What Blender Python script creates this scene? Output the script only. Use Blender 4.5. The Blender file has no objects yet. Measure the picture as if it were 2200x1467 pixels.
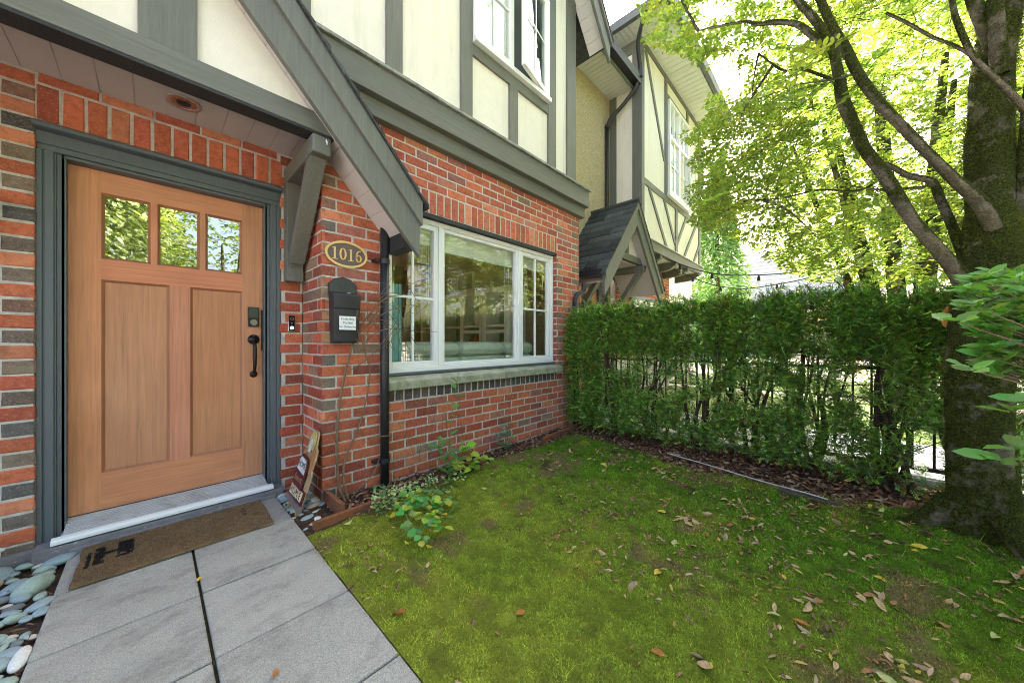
import bpy, math, random
import numpy as np
from mathutils import Vector, Matrix

random.seed(11)
rng = np.random.default_rng(11)
scene = bpy.context.scene
COL = scene.collection
R = math.radians

# ---------------------------------------------------------------- camera geometry (metres, Z up, X along the facade, Y into the house)
F, CX, CY, H = 735.0, 1100.0, 733.0, 1.13
TH = R(43.6)
CT, ST = math.cos(TH), math.sin(TH)
def ray(u, v):
    a = (u - CX) / F
    return Vector((CT + a * ST, ST - a * CT, (CY - v) / F))
def atY(u, v, Y):
    d = ray(u, v); t = Y / d.y
    return Vector((d.x * t, Y, H + d.z * t))
def atX(u, v, X):
    d = ray(u, v); t = X / d.x
    return Vector((X, d.y * t, H + d.z * t))
def atZ(u, v, Z=0.0):
    d = ray(u, v); t = (Z - H) / d.z
    return Vector((d.x * t, d.y * t, Z))
def atD(u, v, t):
    d = ray(u, v)
    return Vector((d.x * t, d.y * t, H + d.z * t))
def project(P):
    x, y, z = P[:, 0], P[:, 1], P[:, 2] - H
    dep = x * CT + y * ST
    r = x * ST - y * CT
    dd = np.where(dep < 0.05, 0.05, dep)
    return CX + F * r / dd, CY - F * z / dd, dep

# ---------------------------------------------------------------- materials
MATS = {}
def _nt(name):
    m = bpy.data.materials.new(name); m.use_nodes = True
    nt = m.node_tree; nt.nodes.clear()
    out = nt.nodes.new('ShaderNodeOutputMaterial')
    return m, nt, out
def N(nt, t, **kw):
    n = nt.nodes.new(t)
    for k, v in kw.items(): setattr(n, k, v)
    return n
def L(nt, a, b): nt.links.new(a, b)
def rgb(c): return (c[0], c[1], c[2], 1.0)
def noise(nt, scale, detail=4, rough=.6, vec=None, stretch=None):
    n = N(nt, 'ShaderNodeTexNoise'); n.inputs['Scale'].default_value = scale
    n.inputs['Detail'].default_value = detail; n.inputs['Roughness'].default_value = rough
    if vec is None:
        tc = N(nt, 'ShaderNodeTexCoord'); vec = tc.outputs['Object']
    if stretch:
        mp = N(nt, 'ShaderNodeMapping'); mp.inputs['Scale'].default_value = stretch
        L(nt, vec, mp.inputs['Vector']); vec = mp.outputs['Vector']
    L(nt, vec, n.inputs['Vector'])
    return n
def ramp(nt, fac, stops):
    r = N(nt, 'ShaderNodeValToRGB'); e = r.color_ramp.elements
    while len(e) < len(stops): e.new(.5)
    for i, (p, c) in enumerate(stops):
        e[i].position = p; e[i].color = rgb(c) if len(c) == 3 else c
    L(nt, fac, r.inputs['Fac']); return r
def mixc(nt, fac, a, b, blend='MIX'):
    m = N(nt, 'ShaderNodeMix', data_type='RGBA', blend_type=blend)
    for s, v in ((m.inputs[0], fac), (m.inputs[6], a), (m.inputs[7], b)):
        if isinstance(v, (int, float)): s.default_value = v
        elif isinstance(v, tuple): s.default_value = rgb(v)
        else: L(nt, v, s)
    return m.outputs[2]
def bump(nt, h, strength, dist=.01):
    b = N(nt, 'ShaderNodeBump'); b.inputs['Strength'].default_value = strength
    b.inputs['Distance'].default_value = dist; L(nt, h, b.inputs['Height']); return b.outputs['Normal']
def sc(c, k): return tuple(min(1.0, x * k) for x in c)

def mat(name, base, rough=.6, var=.15, scale=6, bmp=.15, bscale=60, spec=.4, metal=0, attr=False, stretch=None,
        dirt=None, dscale=2.5, dlo=.5, dhi=.72, dstretch=None):
    if name in MATS: return MATS[name]
    m, nt, out = _nt(name)
    p = N(nt, 'ShaderNodeBsdfPrincipled'); L(nt, p.outputs[0], out.inputs[0])
    n1 = noise(nt, scale, 5, .65, stretch=stretch)
    r = ramp(nt, n1.outputs['Fac'], [(.28, sc(base, 1 - var)), (.72, sc(base, 1 + var))])
    c = r.outputs['Color']
    if attr:
        a = N(nt, 'ShaderNodeAttribute'); a.attribute_name = 'col'
        c = mixc(nt, 1.0, c, a.outputs['Color'], 'MULTIPLY')
    if dirt:
        nd = noise(nt, dscale, 6, .7, stretch=dstretch)
        rd = ramp(nt, nd.outputs['Fac'], [(dlo, (0, 0, 0)), (dhi, (1, 1, 1))])
        c = mixc(nt, rd.outputs['Color'], c, dirt)
    L(nt, c, p.inputs['Base Color'])
    p.inputs['Roughness'].default_value = rough
    p.inputs['Specular IOR Level'].default_value = spec
    p.inputs['Metallic'].default_value = metal
    if bmp:
        n2 = noise(nt, bscale, 4, .6, stretch=stretch)
        L(nt, bump(nt, n2.outputs['Fac'], bmp), p.inputs['Normal'])
    MATS[name] = m; return m

def leaf_mat(name, base, trans, mix=.5, rough=.55, spec=.25):
    m, nt, out = _nt(name)
    a = N(nt, 'ShaderNodeAttribute'); a.attribute_name = 'col'
    p = N(nt, 'ShaderNodeBsdfPrincipled'); p.inputs['Roughness'].default_value = rough
    p.inputs['Specular IOR Level'].default_value = spec
    L(nt, mixc(nt, 1.0, base, a.outputs['Color'], 'MULTIPLY'), p.inputs['Base Color'])
    t = N(nt, 'ShaderNodeBsdfTranslucent')
    L(nt, mixc(nt, 1.0, trans, a.outputs['Color'], 'MULTIPLY'), t.inputs['Color'])
    x = N(nt, 'ShaderNodeMixShader'); x.inputs[0].default_value = mix
    L(nt, p.outputs[0], x.inputs[1]); L(nt, t.outputs[0], x.inputs[2]); L(nt, x.outputs[0], out.inputs[0])
    MATS[name] = m; return m

def glass_mat(name, tint=(.93, .97, .95), boost=1.6, add=.0):
    m, nt, out = _nt(name)
    fr = N(nt, 'ShaderNodeFresnel'); fr.inputs['IOR'].default_value = 1.52
    mu = N(nt, 'ShaderNodeMath', operation='MULTIPLY_ADD'); mu.use_clamp = True
    L(nt, fr.outputs[0], mu.inputs[0]); mu.inputs[1].default_value = boost; mu.inputs[2].default_value = add
    ge = N(nt, 'ShaderNodeNewGeometry'); fb = N(nt, 'ShaderNodeMath', operation='SUBTRACT'); fb.inputs[0].default_value = 1.0; L(nt, ge.outputs['Backfacing'], fb.inputs[1])
    m2 = N(nt, 'ShaderNodeMath', operation='MULTIPLY'); L(nt, mu.outputs[0], m2.inputs[0]); L(nt, fb.outputs[0], m2.inputs[1]); mu = m2
    t = N(nt, 'ShaderNodeBsdfTransparent'); t.inputs['Color'].default_value = rgb(tint)
    g = N(nt, 'ShaderNodeBsdfGlossy'); g.inputs['Roughness'].default_value = .0
    g.inputs['Color'].default_value = (1, 1, 1, 1)
    nw = noise(nt, 2.2, 1, .5)
    L(nt, bump(nt, nw.outputs['Fac'], .035, .02), g.inputs['Normal'])
    x = N(nt, 'ShaderNodeMixShader'); L(nt, mu.outputs[0], x.inputs[0])
    L(nt, t.outputs[0], x.inputs[1]); L(nt, g.outputs[0], x.inputs[2]); L(nt, x.outputs[0], out.inputs[0])
    MATS[name] = m; return m

# ---------------------------------------------------------------- mesh helpers
class MB:
    def __init__(s): s.v = []; s.f = []; s.fm = []; s.fc = []; s.slot = 0; s.col = (1, 1, 1)
    def add(s, vs, fs):
        b = len(s.v); s.v.extend([tuple(p) for p in vs])
        for f in fs:
            s.f.append(tuple(b + i for i in f)); s.fm.append(s.slot); s.fc.append(s.col)
    def box(s, x0, x1, y0, y1, z0, z1):
        x0, x1 = sorted((x0, x1)); y0, y1 = sorted((y0, y1)); z0, z1 = sorted((z0, z1))
        s.add([(x0,y0,z0),(x1,y0,z0),(x1,y1,z0),(x0,y1,z0),(x0,y0,z1),(x1,y0,z1),(x1,y1,z1),(x0,y1,z1)],
              [(0,3,2,1),(4,5,6,7),(0,1,5,4),(1,2,6,5),(2,3,7,6),(3,0,4,7)])
        return s
    def hexa(s, p):     # 8 points: bottom 4 ccw, top 4 ccw
        s.add(p, [(0,3,2,1),(4,5,6,7),(0,1,5,4),(1,2,6,5),(2,3,7,6),(3,0,4,7)]); return s
    def prismY(s, poly, y0, y1):   # poly in x,z
        n = len(poly)
        s.add([(x, y0, z) for x, z in poly] + [(x, y1, z) for x, z in poly],
              [tuple(range(n)), tuple(range(2*n-1, n-1, -1))] + [(i, i+n, (i+1) % n + n, (i+1) % n) for i in range(n)]); return s
    def prismX(s, poly, x0, x1):   # poly in y,z
        n = len(poly)
        s.add([(x0, y, z) for y, z in poly] + [(x1, y, z) for y, z in poly],
              [tuple(range(n)), tuple(range(2*n-1, n-1, -1))] + [(i, i+n, (i+1) % n + n, (i+1) % n) for i in range(n)]); return s
    def prismZ(s, poly, z0, z1):
        n = len(poly)
        s.add([(x, y, z0) for x, y in poly] + [(x, y, z1) for x, y in poly],
              [tuple(range(n-1, -1, -1)), tuple(range(n, 2*n))] + [(i, (i+1) % n, (i+1) % n + n, i+n) for i in range(n)]); return s
    def bar(s, a, b, w, h, up=(0, 0, 1)):   # beam from a to b, width w (side) and height h (up)
        a, b = Vector(a), Vector(b); d = (b - a).normalized(); u = Vector(up)
        sd = d.cross(u).normalized(); u = sd.cross(d).normalized()
        o = [sd * (i * w / 2) + u * (j * h / 2) for i, j in ((-1,-1),(1,-1),(1,1),(-1,1))]
        p = [a + q for q in o] + [b + q for q in o]
        s.add(p, [(0,1,2,3),(7,6,5,4),(0,4,5,1),(1,5,6,2),(2,6,7,3),(3,7,4,0)]); return s
    def tube(s, pts, rad, n=8, cap=True, jit=0.0):
        pts = [Vector(p) for p in pts]; k = len(pts)
        if isinstance(rad, (int, float)): rad = [rad] * k
        prev = None; b = len(s.v); rings = []
        for i, p in enumerate(pts):
            d = (pts[min(i+1, k-1)] - pts[max(i-1, 0)])
            d = d.normalized() if d.length > 1e-9 else Vector((0, 0, 1))
            if prev is None:
                ref = Vector((0, 0, 1)) if abs(d.z) < .9 else Vector((1, 0, 0)); e = d.cross(ref).normalized()
            else:
                e = (prev - d * prev.dot(d)); e = e.normalized() if e.length > 1e-6 else d.orthogonal().normalized()
            prev = e; g = d.cross(e)
            for j in range(n):
                t = 2 * math.pi * j / n; rr = rad[i] * (1 + (random.uniform(-jit, jit) if jit else 0))
                rings.append(p + e * (rr * math.cos(t)) + g * (rr * math.sin(t)))
        fs = []
        for i in range(k - 1):
            for j in range(n):
                fs.append((i*n + j, i*n + (j+1) % n, (i+1)*n + (j+1) % n, (i+1)*n + j))
        if cap: fs += [tuple(range(n-1, -1, -1)), tuple((k-1)*n + j for j in range(n))]
        s.add(rings, fs); return s
    def disc(s, c, nrm, r, th, n=24, ry=None):   # squat cylinder (elliptic when ry given) with axis nrm
        c = Vector(c); d = Vector(nrm).normalized()
        ref = Vector((0, 0, 1)) if abs(d.z) < .9 else Vector((1, 0, 0))
        e = ref.cross(d).normalized(); g = d.cross(e); ry = ry or r
        a = [c + e * (r*math.cos(2*math.pi*j/n)) + g * (ry*math.sin(2*math.pi*j/n)) for j in range(n)]
        bq = [q + d * th for q in a]
        s.add(a + bq, [tuple(range(n-1, -1, -1)), tuple(range(n, 2*n))] + [(j, (j+1) % n, (j+1) % n + n, j+n) for j in range(n)]); return s
    def ring(s, c, nrm, r0, r1, th, n=32, k=1.0):   # annulus; k = height/width ratio
        c = Vector(c); d = Vector(nrm).normalized()
        ref = Vector((0, 0, 1)) if abs(d.z) < .9 else Vector((1, 0, 0))
        e = ref.cross(d).normalized(); g = d.cross(e)
        def cir(r, o, rk): return [c + d*o + e*(r*math.cos(2*math.pi*j/n)) + g*(rk*math.sin(2*math.pi*j/n)) for j in range(n)]
        dr = r1 - r0
        vs = cir(r1, 0, r1*k) + cir(r1, th, r1*k) + cir(r0, th, r1*k - dr) + cir(r0, 0, r1*k - dr)
        fs = []
        for q in range(4):
            for j in range(n):
                fs.append((q*n + j, q*n + (j+1) % n, ((q+1) % 4)*n + (j+1) % n, ((q+1) % 4)*n + j))
        s.add(vs, fs); return s
    def build(s, name, mats, parent=None, smooth=False, bevel=0.0):
        me = bpy.data.meshes.new(name)
        me.from_pydata(s.v, [], s.f)
        if not isinstance(mats, (list, tuple)): mats = [mats]
        for m in mats: me.materials.append(m)
        me.polygons.foreach_set('material_index', s.fm)
        cnt = np.array([len(f) for f in s.f])
        ca = np.repeat(np.array([(c[0], c[1], c[2], 1.0) for c in s.fc], dtype=np.float32), cnt, axis=0)
        at = me.attributes.new('col', 'FLOAT_COLOR', 'CORNER'); at.data.foreach_set('color', ca.ravel())
        if smooth: me.polygons.foreach_set('use_smooth', [True] * len(s.f))
        me.validate(); me.update()
        o = bpy.data.objects.new(name, me); COL.objects.link(o)
        if parent is not None:
            o.parent = parent; o.location = -world_loc(parent)
        if bevel:
            b = o.modifiers.new('edge', 'BEVEL'); b.width = bevel; b.segments = 2; b.limit_method = 'ANGLE'; b.angle_limit = R(40)
        return o

def world_loc(o):
    l = Vector(o.location)
    while o.parent is not None:
        o = o.parent; l += Vector(o.location)
    return l

def np_mesh(name, V, Fq, material, colors=None, parent=None, smooth=False):
    """V (n,3); Fq (m,k) faces of k corners; colors (m,3) per face."""
    me = bpy.data.meshes.new(name); m, k = Fq.shape
    me.vertices.add(len(V)); me.vertices.foreach_set('co', V.astype(np.float32).ravel())
    me.loops.add(m * k); me.loops.foreach_set('vertex_index', Fq.astype(np.int32).ravel())
    me.polygons.add(m); me.polygons.foreach_set('loop_start', np.arange(0, m*k, k, dtype=np.int32))
    me.update(calc_edges=True)
    if isinstance(material, (list, tuple)):
        for q in material: me.materials.append(q)
    else: me.materials.append(material)
    if colors is None: colors = np.ones((m, 3))
    c4 = np.ones((m, 4), dtype=np.float32); c4[:, :3] = colors
    at = me.attributes.new('col', 'FLOAT_COLOR', 'CORNER'); at.data.foreach_set('color', np.repeat(c4, k, axis=0).ravel())
    if smooth: me.polygons.foreach_set('use_smooth', np.ones(m, dtype=bool))
    o = bpy.data.objects.new(name, me); COL.objects.link(o)
    if parent is not None:
        o.parent = parent; o.location = -world_loc(parent)
    return o

def tag(o, label, cat, group=None, kind=None):
    if label: o['label'] = label
    if cat: o['category'] = cat
    if group: o['group'] = group
    if kind: o['kind'] = kind
    return o
def thing(name, label, cat, loc=(0, 0, 0), group=None):
    o = bpy.data.objects.new(name, None); COL.objects.link(o); o.location = loc; o.empty_display_size = .1
    return tag(o, label, cat, group)
def structure(o): o['kind'] = 'structure'; return o

def unit(A): return A / np.maximum(np.linalg.norm(A, axis=1, keepdims=True), 1e-9)
def leaves_arrays(P, D, Nn, size, wr=.55, fold=.25):
    """six-point folded leaves: P base points, D directions, Nn normals, size length. returns V, quads (2 per leaf)"""
    D = unit(D); S = unit(np.cross(Nn, D)); U = np.cross(D, S); n = len(P)
    s = size[:, None]; w = s * wr * .5; up = w * fold
    pts = np.stack([P, P + D*s*.3 + S*w*.92 + U*up, P + D*s*.68 + S*w*.8 + U*up*.6, P + D*s - U*s*.06,
                    P + D*s*.68 - S*w*.8 + U*up*.6, P + D*s*.3 - S*w*.92 + U*up], axis=1).reshape(-1, 3)
    b = np.arange(n)[:, None] * 6
    q = np.concatenate([b + np.array([[0, 3, 2, 1]]), b + np.array([[0, 5, 4, 3]])], axis=1).reshape(-1, 4)
    return pts, q
def hash2(ix, iy, seed):
    h = np.sin(ix * 127.1 + iy * 311.7 + seed * 74.7) * 43758.5453
    return h - np.floor(h)
def vnoise(x, y, seed=0):
    x = np.asarray(x, float); y = np.asarray(y, float)
    ix, iy = np.floor(x), np.floor(y); fx, fy = x - ix, y - iy
    fx = fx*fx*(3-2*fx); fy = fy*fy*(3-2*fy)
    a, b = hash2(ix, iy, seed), hash2(ix+1, iy, seed); c, d = hash2(ix, iy+1, seed), hash2(ix+1, iy+1, seed)
    return (a*(1-fx) + b*fx)*(1-fy) + (c*(1-fx) + d*fx)*fy
def fbm(x, y, seed=0, o=4):
    s = 0; a = .5
    for i in range(o):
        s = s + a * vnoise(x, y, seed + i*13); x = np.asarray(x)*2.03; y = np.asarray(y)*2.03; a *= .5
    return s
def catmull(pts, k=6):
    P = [Vector(p) for p in pts]; out = []
    for i in range(len(P) - 1):
        p0, p1, p2, p3 = P[max(i-1, 0)], P[i], P[i+1], P[min(i+2, len(P)-1)]
        for j in range(k):
            t = j / k
            out.append(.5*((2*p1) + (p2-p0)*t + (2*p0-5*p1+4*p2-p3)*t*t + (3*p1-p0-3*p2+p3)*t**3))
    out.append(P[-1]); return out
def lerp_list(r, k):
    out = []
    for i in range(len(r) - 1):
        for j in range(k): out.append(r[i] + (r[i+1]-r[i])*j/k)
    out.append(r[-1]); return out
def text_mesh(txt, size, extr=.001, align='CENTER'):
    cu = bpy.data.curves.new('lettering', 'FONT'); cu.body = txt; cu.size = size; cu.extrude = extr
    cu.align_x = align; cu.align_y = 'CENTER'; cu.resolution_u = 3
    o = bpy.data.objects.new('lettering', cu); COL.objects.link(o)
    bpy.context.view_layer.update()
    me = bpy.data.meshes.new_from_object(o.evaluated_get(bpy.context.evaluated_depsgraph_get()))
    bpy.data.objects.remove(o); bpy.data.curves.remove(cu)
    return me
def put_text(name, txt, size, origin, xdir, ydir, material, parent, sx=1.0, extr=.001):
    me = text_mesh(txt, size, extr)
    X = Vector(xdir).normalized(); Y = Vector(ydir).normalized(); Z = X.cross(Y)
    Mx = Matrix(((X.x*sx, Y.x, Z.x, origin[0]), (X.y*sx, Y.y, Z.y, origin[1]), (X.z*sx, Y.z, Z.z, origin[2]), (0, 0, 0, 1)))
    me.transform(Mx); me.materials.clear(); me.materials.append(material)
    o = bpy.data.objects.new(name, me); COL.objects.link(o)
    if parent is not None: o.parent = parent; o.location = -world_loc(parent)
    return o
# ================================================================ materials
def brick_material():
    m, nt, out = _nt('brick')
    p = N(nt, 'ShaderNodeBsdfPrincipled'); L(nt, p.outputs[0], out.inputs[0])
    a = N(nt, 'ShaderNodeAttribute'); a.attribute_name = 'col'
    n1 = noise(nt, 26, 6, .7); r1 = ramp(nt, n1.outputs['Fac'], [(.3, (.62, .6, .6)), (.55, (1, 1, 1)), (.75, (1.0, 1.0, 1.0))])
    c = mixc(nt, 1.0, a.outputs['Color'], r1.outputs['Color'], 'MULTIPLY')
    n2 = noise(nt, 120, 4, .75); r2 = ramp(nt, n2.outputs['Fac'], [(.54, (0, 0, 0)), (.74, (.75, .75, .75))])
    c = mixc(nt, r2.outputs['Color'], c, (.46, .37, .32))
    n3 = noise(nt, 7, 5, .7); r3 = ramp(nt, n3.outputs['Fac'], [(.60, (0, 0, 0)), (.8, (.55, .55, .55))])
    c = mixc(nt, r3.outputs['Color'], c, (.12, .085, .07))
    L(nt, c, p.inputs['Base Color']); p.inputs['Roughness'].default_value = .82; p.inputs['Specular IOR Level'].default_value = .25
    n4 = noise(nt, 140, 5, .7); L(nt, bump(nt, n4.outputs['Fac'], .5, .006), p.inputs['Normal'])
    return m
M_BRICK = brick_material()
M_MORTAR = mat('mortar', (.54, .51, .46), .9, .22, 30, .5, 160, .2, dirt=(.27, .25, .22), dscale=4, dlo=.52, dhi=.8)
M_TRIM = mat('grey_green_paint', (.152, .154, .130), .6, .16, 1.2, .35, 3.0, .35, stretch=(45, 45, 2.5), dirt=(.115, .135, .12), dscale=2.0, dlo=.55, dhi=.85)
M_TRIMH = mat('grey_green_paint_horizontal', (.152, .154, .130), .6, .18, 1.2, .4, 3.0, .35, stretch=(2.5, 45, 45), dirt=(.20, .22, .20), dscale=1.6, dlo=.55, dhi=.85)
M_CASE = mat('slate_blue_paint', (.105, .125, .14), .42, .06, 5, .1, 40, .5, stretch=(20, 20, 2))
M_DARKP = mat('dark_paint_and_shade', (.035, .037, .038), .6, .2, 12, .3, 40, .3, stretch=(3, 30, 30))  # dark paint of the trims, also stands for shade in the lamp bowl
M_CREAM = mat('cream_stucco_panel', (.82, .775, .67), .8, .04, 9, .35, 150, .2, dirt=(.66, .62, .51), dscale=2.2, dlo=.52, dhi=.80, dstretch=(4, 4, .35))
M_SOFFIT = mat('taupe_soffit_boards', (.58, .53, .51), .6, .06, 4, .08, 60, .3)
M_SOFFW = mat('white_vinyl_soffit', (.74, .74, .72), .5, .04, 4, .05, 60, .3)
M_WHITE = mat('white_vinyl_frame', (.82, .82, .81), .35, .012, 3, 0, 60, .5)
M_STONE = mat('mossy_stone_sill', (.36, .36, .27), .85, .2, 12, .5, 110, .25, dirt=(.19, .21, .12), dscale=7, dlo=.45, dhi=.7)
M_FLASH = mat('lichen_flashing', (.30, .31, .28), .8, .25, 14, .5, 70, .25, dirt=(.15, .16, .12), dscale=9, dlo=.45, dhi=.65)
M_SHING = mat('charcoal_shingle', (.075, .08, .078), .9, .35, 25, .7, 180, .2, attr=True, dirt=(.10, .12, .07), dscale=4, dlo=.6, dhi=.8)
M_BLACK = mat('black_gutter_metal', (.022, .022, .025), .38, .2, 8, .08, 30, .5)
M_IRON = mat('black_iron', (.015, .015, .016), .5, .2, 8, .1, 60, .4)
M_BRONZE = mat('oil_rubbed_bronze', (.03, .026, .024), .35, .25, 20, .05, 60, .5, metal=.6)
M_ALU = mat('aluminium_threshold', (.55, .54, .56), .45, .1, 12, .1, 60, .5, metal=.3, dirt=(.40, .37, .36), dscale=8)
M_RUBBER = mat('dark_weatherstrip', (.05, .045, .05), .7, .2, 12, .1, 60, .3)
M_STEP = mat('painted_step', (.19, .18, .19), .75, .3, 10, .4, 80, .3, dirt=(.5, .5, .52), dscale=14, dlo=.6, dhi=.72)
M_PEBBLEDASH = None
def pebbledash():
    m, nt, out = _nt('pebbledash_stucco')
    p = N(nt, 'ShaderNodeBsdfPrincipled'); L(nt, p.outputs[0], out.inputs[0])
    tc = N(nt, 'ShaderNodeTexCoord')
    v = N(nt, 'ShaderNodeTexVoronoi'); v.inputs['Scale'].default_value = 75; L(nt, tc.outputs['Object'], v.inputs['Vector'])
    r = ramp(nt, v.outputs['Color'], [(0, (.20, .15, .07)), (.4, (.50, .40, .22)), (.8, (.66, .55, .34)), (1, (.78, .70, .50))])
    n = noise(nt, 70, 4, .7)
    c = mixc(nt, .35, r.outputs['Color'], ramp(nt, n.outputs['Fac'], [(.35, (.22, .17, .09)), (.65, (.56, .47, .31))]).outputs['Color'])
    L(nt, c, p.inputs['Base Color']); p.inputs['Roughness'].default_value = .9
    L(nt, bump(nt, v.outputs['Distance'], .6, .01), p.inputs['Normal']); return m
M_PEBBLEDASH = pebbledash()
def wood_material(name, base, stretch, k=1.0):
    m, nt, out = _nt(name)
    p = N(nt, 'ShaderNodeBsdfPrincipled'); L(nt, p.outputs[0], out.inputs[0])
    tc = N(nt, 'ShaderNodeTexCoord')
    mp = N(nt, 'ShaderNodeMapping'); mp.inputs['Scale'].default_value = stretch; L(nt, tc.outputs['Object'], mp.inputs['Vector'])
    n1 = noise(nt, 1.0, 7, .68, vec=mp.outputs['Vector']); n1.inputs['Distortion'].default_value = .4
    r = ramp(nt, n1.outputs['Fac'], [(.25, sc(base, .70)), (.42, sc(base, .94)), (.58, sc(base, 1.08)), (.8, sc(base, 1.3))])
    n2 = noise(nt, 2.2, 3, .6)
    r2 = ramp(nt, n2.outputs['Fac'], [(.3, (.86, .8, .76)), (.7, (1.0, 1.0, 1.0))])
    a = N(nt, 'ShaderNodeAttribute'); a.attribute_name = 'col'
    c = mixc(nt, 1.0, r.outputs['Color'], r2.outputs['Color'], 'MULTIPLY'); c = mixc(nt, 1.0, c, a.outputs['Color'], 'MULTIPLY')
    L(nt, c, p.inputs['Base Color']); p.inputs['Roughness'].default_value = .42; p.inputs['Specular IOR Level'].default_value = .4
    L(nt, bump(nt, n1.outputs['Fac'], .08, .01), p.inputs['Normal']); MATS[name] = m; return m
FIR = (.62, .30, .165)
M_FIRV = wood_material('fir_vertical_grain', FIR, (70, 70, 2.2))
M_FIRH = wood_material('fir_horizontal_grain', FIR, (2.2, 70, 70))
M_GLASS = glass_mat('window_glass', tint=(.95, .975, .96), boost=3.4, add=.05)
M_GLASSD = glass_mat('door_glass', tint=(.80, .82, .80), boost=4.5, add=.30)
M_GLASSF = glass_mat('upper_window_glass', tint=(.85, .9, .88), boost=3.0, add=.10)
M_DARKROOM = mat('dim_interior', (.05, .045, .04), .8, .3, 3, 0)

# ================================================================ bricks
def bcol(cls):
    k = random.uniform(.88, 1.34)
    if cls == 'red':
        q = random.random()
        c = (.49, .130, .062) if q < .55 else (.43, .105, .060) if q < .82 else (.53, .19, .10)
    elif cls == 'deep': c = random.choice([(.32, .070, .040), (.36, .075, .04), (.26, .075, .048)])
    elif cls == 'dark': c = random.choice([(.135, .112, .095), (.105, .098, .094), (.165, .125, .10), (.20, .15, .11), (.22, .12, .085)])
    elif cls == 'brown': c = random.choice([(.24, .16, .105), (.27, .16, .10)])
    elif cls == 'plum': c = random.choice([(.34, .115, .085), (.30, .12, .10), (.40, .15, .10)])
    elif cls == 'tan': c = (.50, .26, .12)
    elif cls == 'blue': c = random.choice([(.075, .075, .085), (.10, .085, .085), (.12, .085, .08)])
    else: c = (.3, .1, .06)
    return tuple(x * k for x in c)
def mapY(Y):  return lambda a, z, d: (a, Y - d, z)      # faces -Y
def mapXn(X): return lambda a, z, d: (X - d, a, z)      # faces -X
def mapXp(X): return lambda a, z, d: (X + d, a, z)      # faces +X
def brick(mb, mp, a0, a1, z0, z1, c, dep=.0):
    if a1 - a0 < .012 or z1 - z0 < .012: return
    mb.slot = 0; mb.col = c
    j = lambda s=.0018: random.uniform(-s, s)
    e = .005; d1 = dep + random.uniform(-.0015, .002); d0 = d1 - .0045
    cor = [(a0, z0), (a1, z0), (a1, z1), (a0, z1)]
    rim = [(x + j(), z + j()) for x, z in cor]
    ins = [(x + (e if i in (0, 3) else -e) + j(), z + (e if i < 2 else -e) + j()) for i, (x, z) in enumerate(cor)]
    V = [mp(x, z, -.022) for x, z in rim] + [mp(x, z, d0) for x, z in rim] + [mp(x, z, d1 + j(.0008)) for x, z in ins]
    Fs = [(8, 9, 10, 11)]
    for i in range(4):
        k = (i + 1) % 4
        Fs += [(i, k, 4+k, 4+i), (4+i, 4+k, 8+k, 8+i)]
    mb.add(V, Fs)
def mortar(mb, mp, a0, a1, z0, z1, back=.05):
    mb.slot = 1; mb.col = (1, 1, 1)
    V = [mp(a0, z0, -back), mp(a1, z0, -back), mp(a1, z1, -back), mp(a0, z1, -back),
         mp(a0, z0, -.0035), mp(a1, z0, -.0035), mp(a1, z1, -.0035), mp(a0, z1, -.0035)]
    mb.hexa([V[0], V[1], V[2], V[3], V[4], V[5], V[6], V[7]])
CH = .08; Z0 = -.08; BL = .205; HB = .0975; JT = .011
def course_range(z0, z1):
    k0 = int(math.floor((z0 - Z0) / CH + 1e-6)); k1 = int(math.ceil((z1 - Z0) / CH - 1e-6))
    return range(k0, k1)
def running(mb, mp, a0, a1, z0, z1, phase=0.0, pick=None, origin=None):
    origin = a0 if origin is None else origin
    for k in course_range(z0, z1):
        zb = max(Z0 + k*CH, z0); zt = min(Z0 + (k+1)*CH - JT, z1)
        st = origin + phase - (BL + JT) * 40
        if k % 2: st += HB + JT / 2
        n = int((a1 - st) / (BL + JT)) + 2
        for i in range(n):
            b0 = st + i*(BL + JT); b1 = b0 + BL
            b0c, b1c = max(b0, a0), min(b1, a1)
            if b1c - b0c > .02:
                brick(mb, mp, b0c, b1c, zb, zt, bcol(pick(k, b0c, b1c) if pick else 'red'))

# ================================================================ townhouse (ours)
YB, YD, YW, XP, XE = 2.63, 3.08, 2.68, .82, 4.13        # bay brick plane, door brick plane, upper wall plane, pier corner, bay end
house = thing('townhouse', 'red brick townhouse with fir front door and half timbered cream upper floor', 'house', (1.5, 3.0, 0))

bk = MB()
def pick_bay(k, b0, b1):
    if abs(b0 - XP) < .001: return random.choice(['dark', 'dark', 'brown', 'tan', 'deep']) if (b1 - b0) < .13 else 'red'
    if b0 > 3.5 and b0 < 3.72 and k > 10 and k < 28: return 'brown' if k % 2 else 'red'
    if b1 > XE - .01: return 'brown' if k % 2 else 'red'
    return random.choices(['red', 'deep', 'brown', 'plum'], [80, 10, 4, 9])[0]
mY = mapY(YB)
running(bk, mY, XP, XE, Z0, .64, 0, pick_bay)
running(bk, mY, XP, 1.285, .64, 2.86, 0, pick_bay)
running(bk, mY, 3.605, XE, .64, 2.86, 0, pick_bay, origin=XP)
running(bk, mY, 1.285, 3.605, 2.48, 2.86, 0, pick_bay, origin=XP)
x = 1.295
while x < 3.60:                                             # soldier course over the window, dark rowlock under the sill
    brick(bk, mY, x, min(x + .070, 3.60), 2.275, 2.469, bcol('red')); x += .081
x = 1.295
while x < 3.60:
    brick(bk, mY, x, min(x + .070, 3.60), .642, .733, bcol('blue')); x += .081
for r in ((XP+.0065, XE-.0065, Z0, .74), (XP+.0065, 1.283, .74, 2.87), (3.607, XE-.0065, .74, 2.87), (1.283, 3.607, 2.272, 2.87)):
    mortar(bk, mY, *r)
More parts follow.
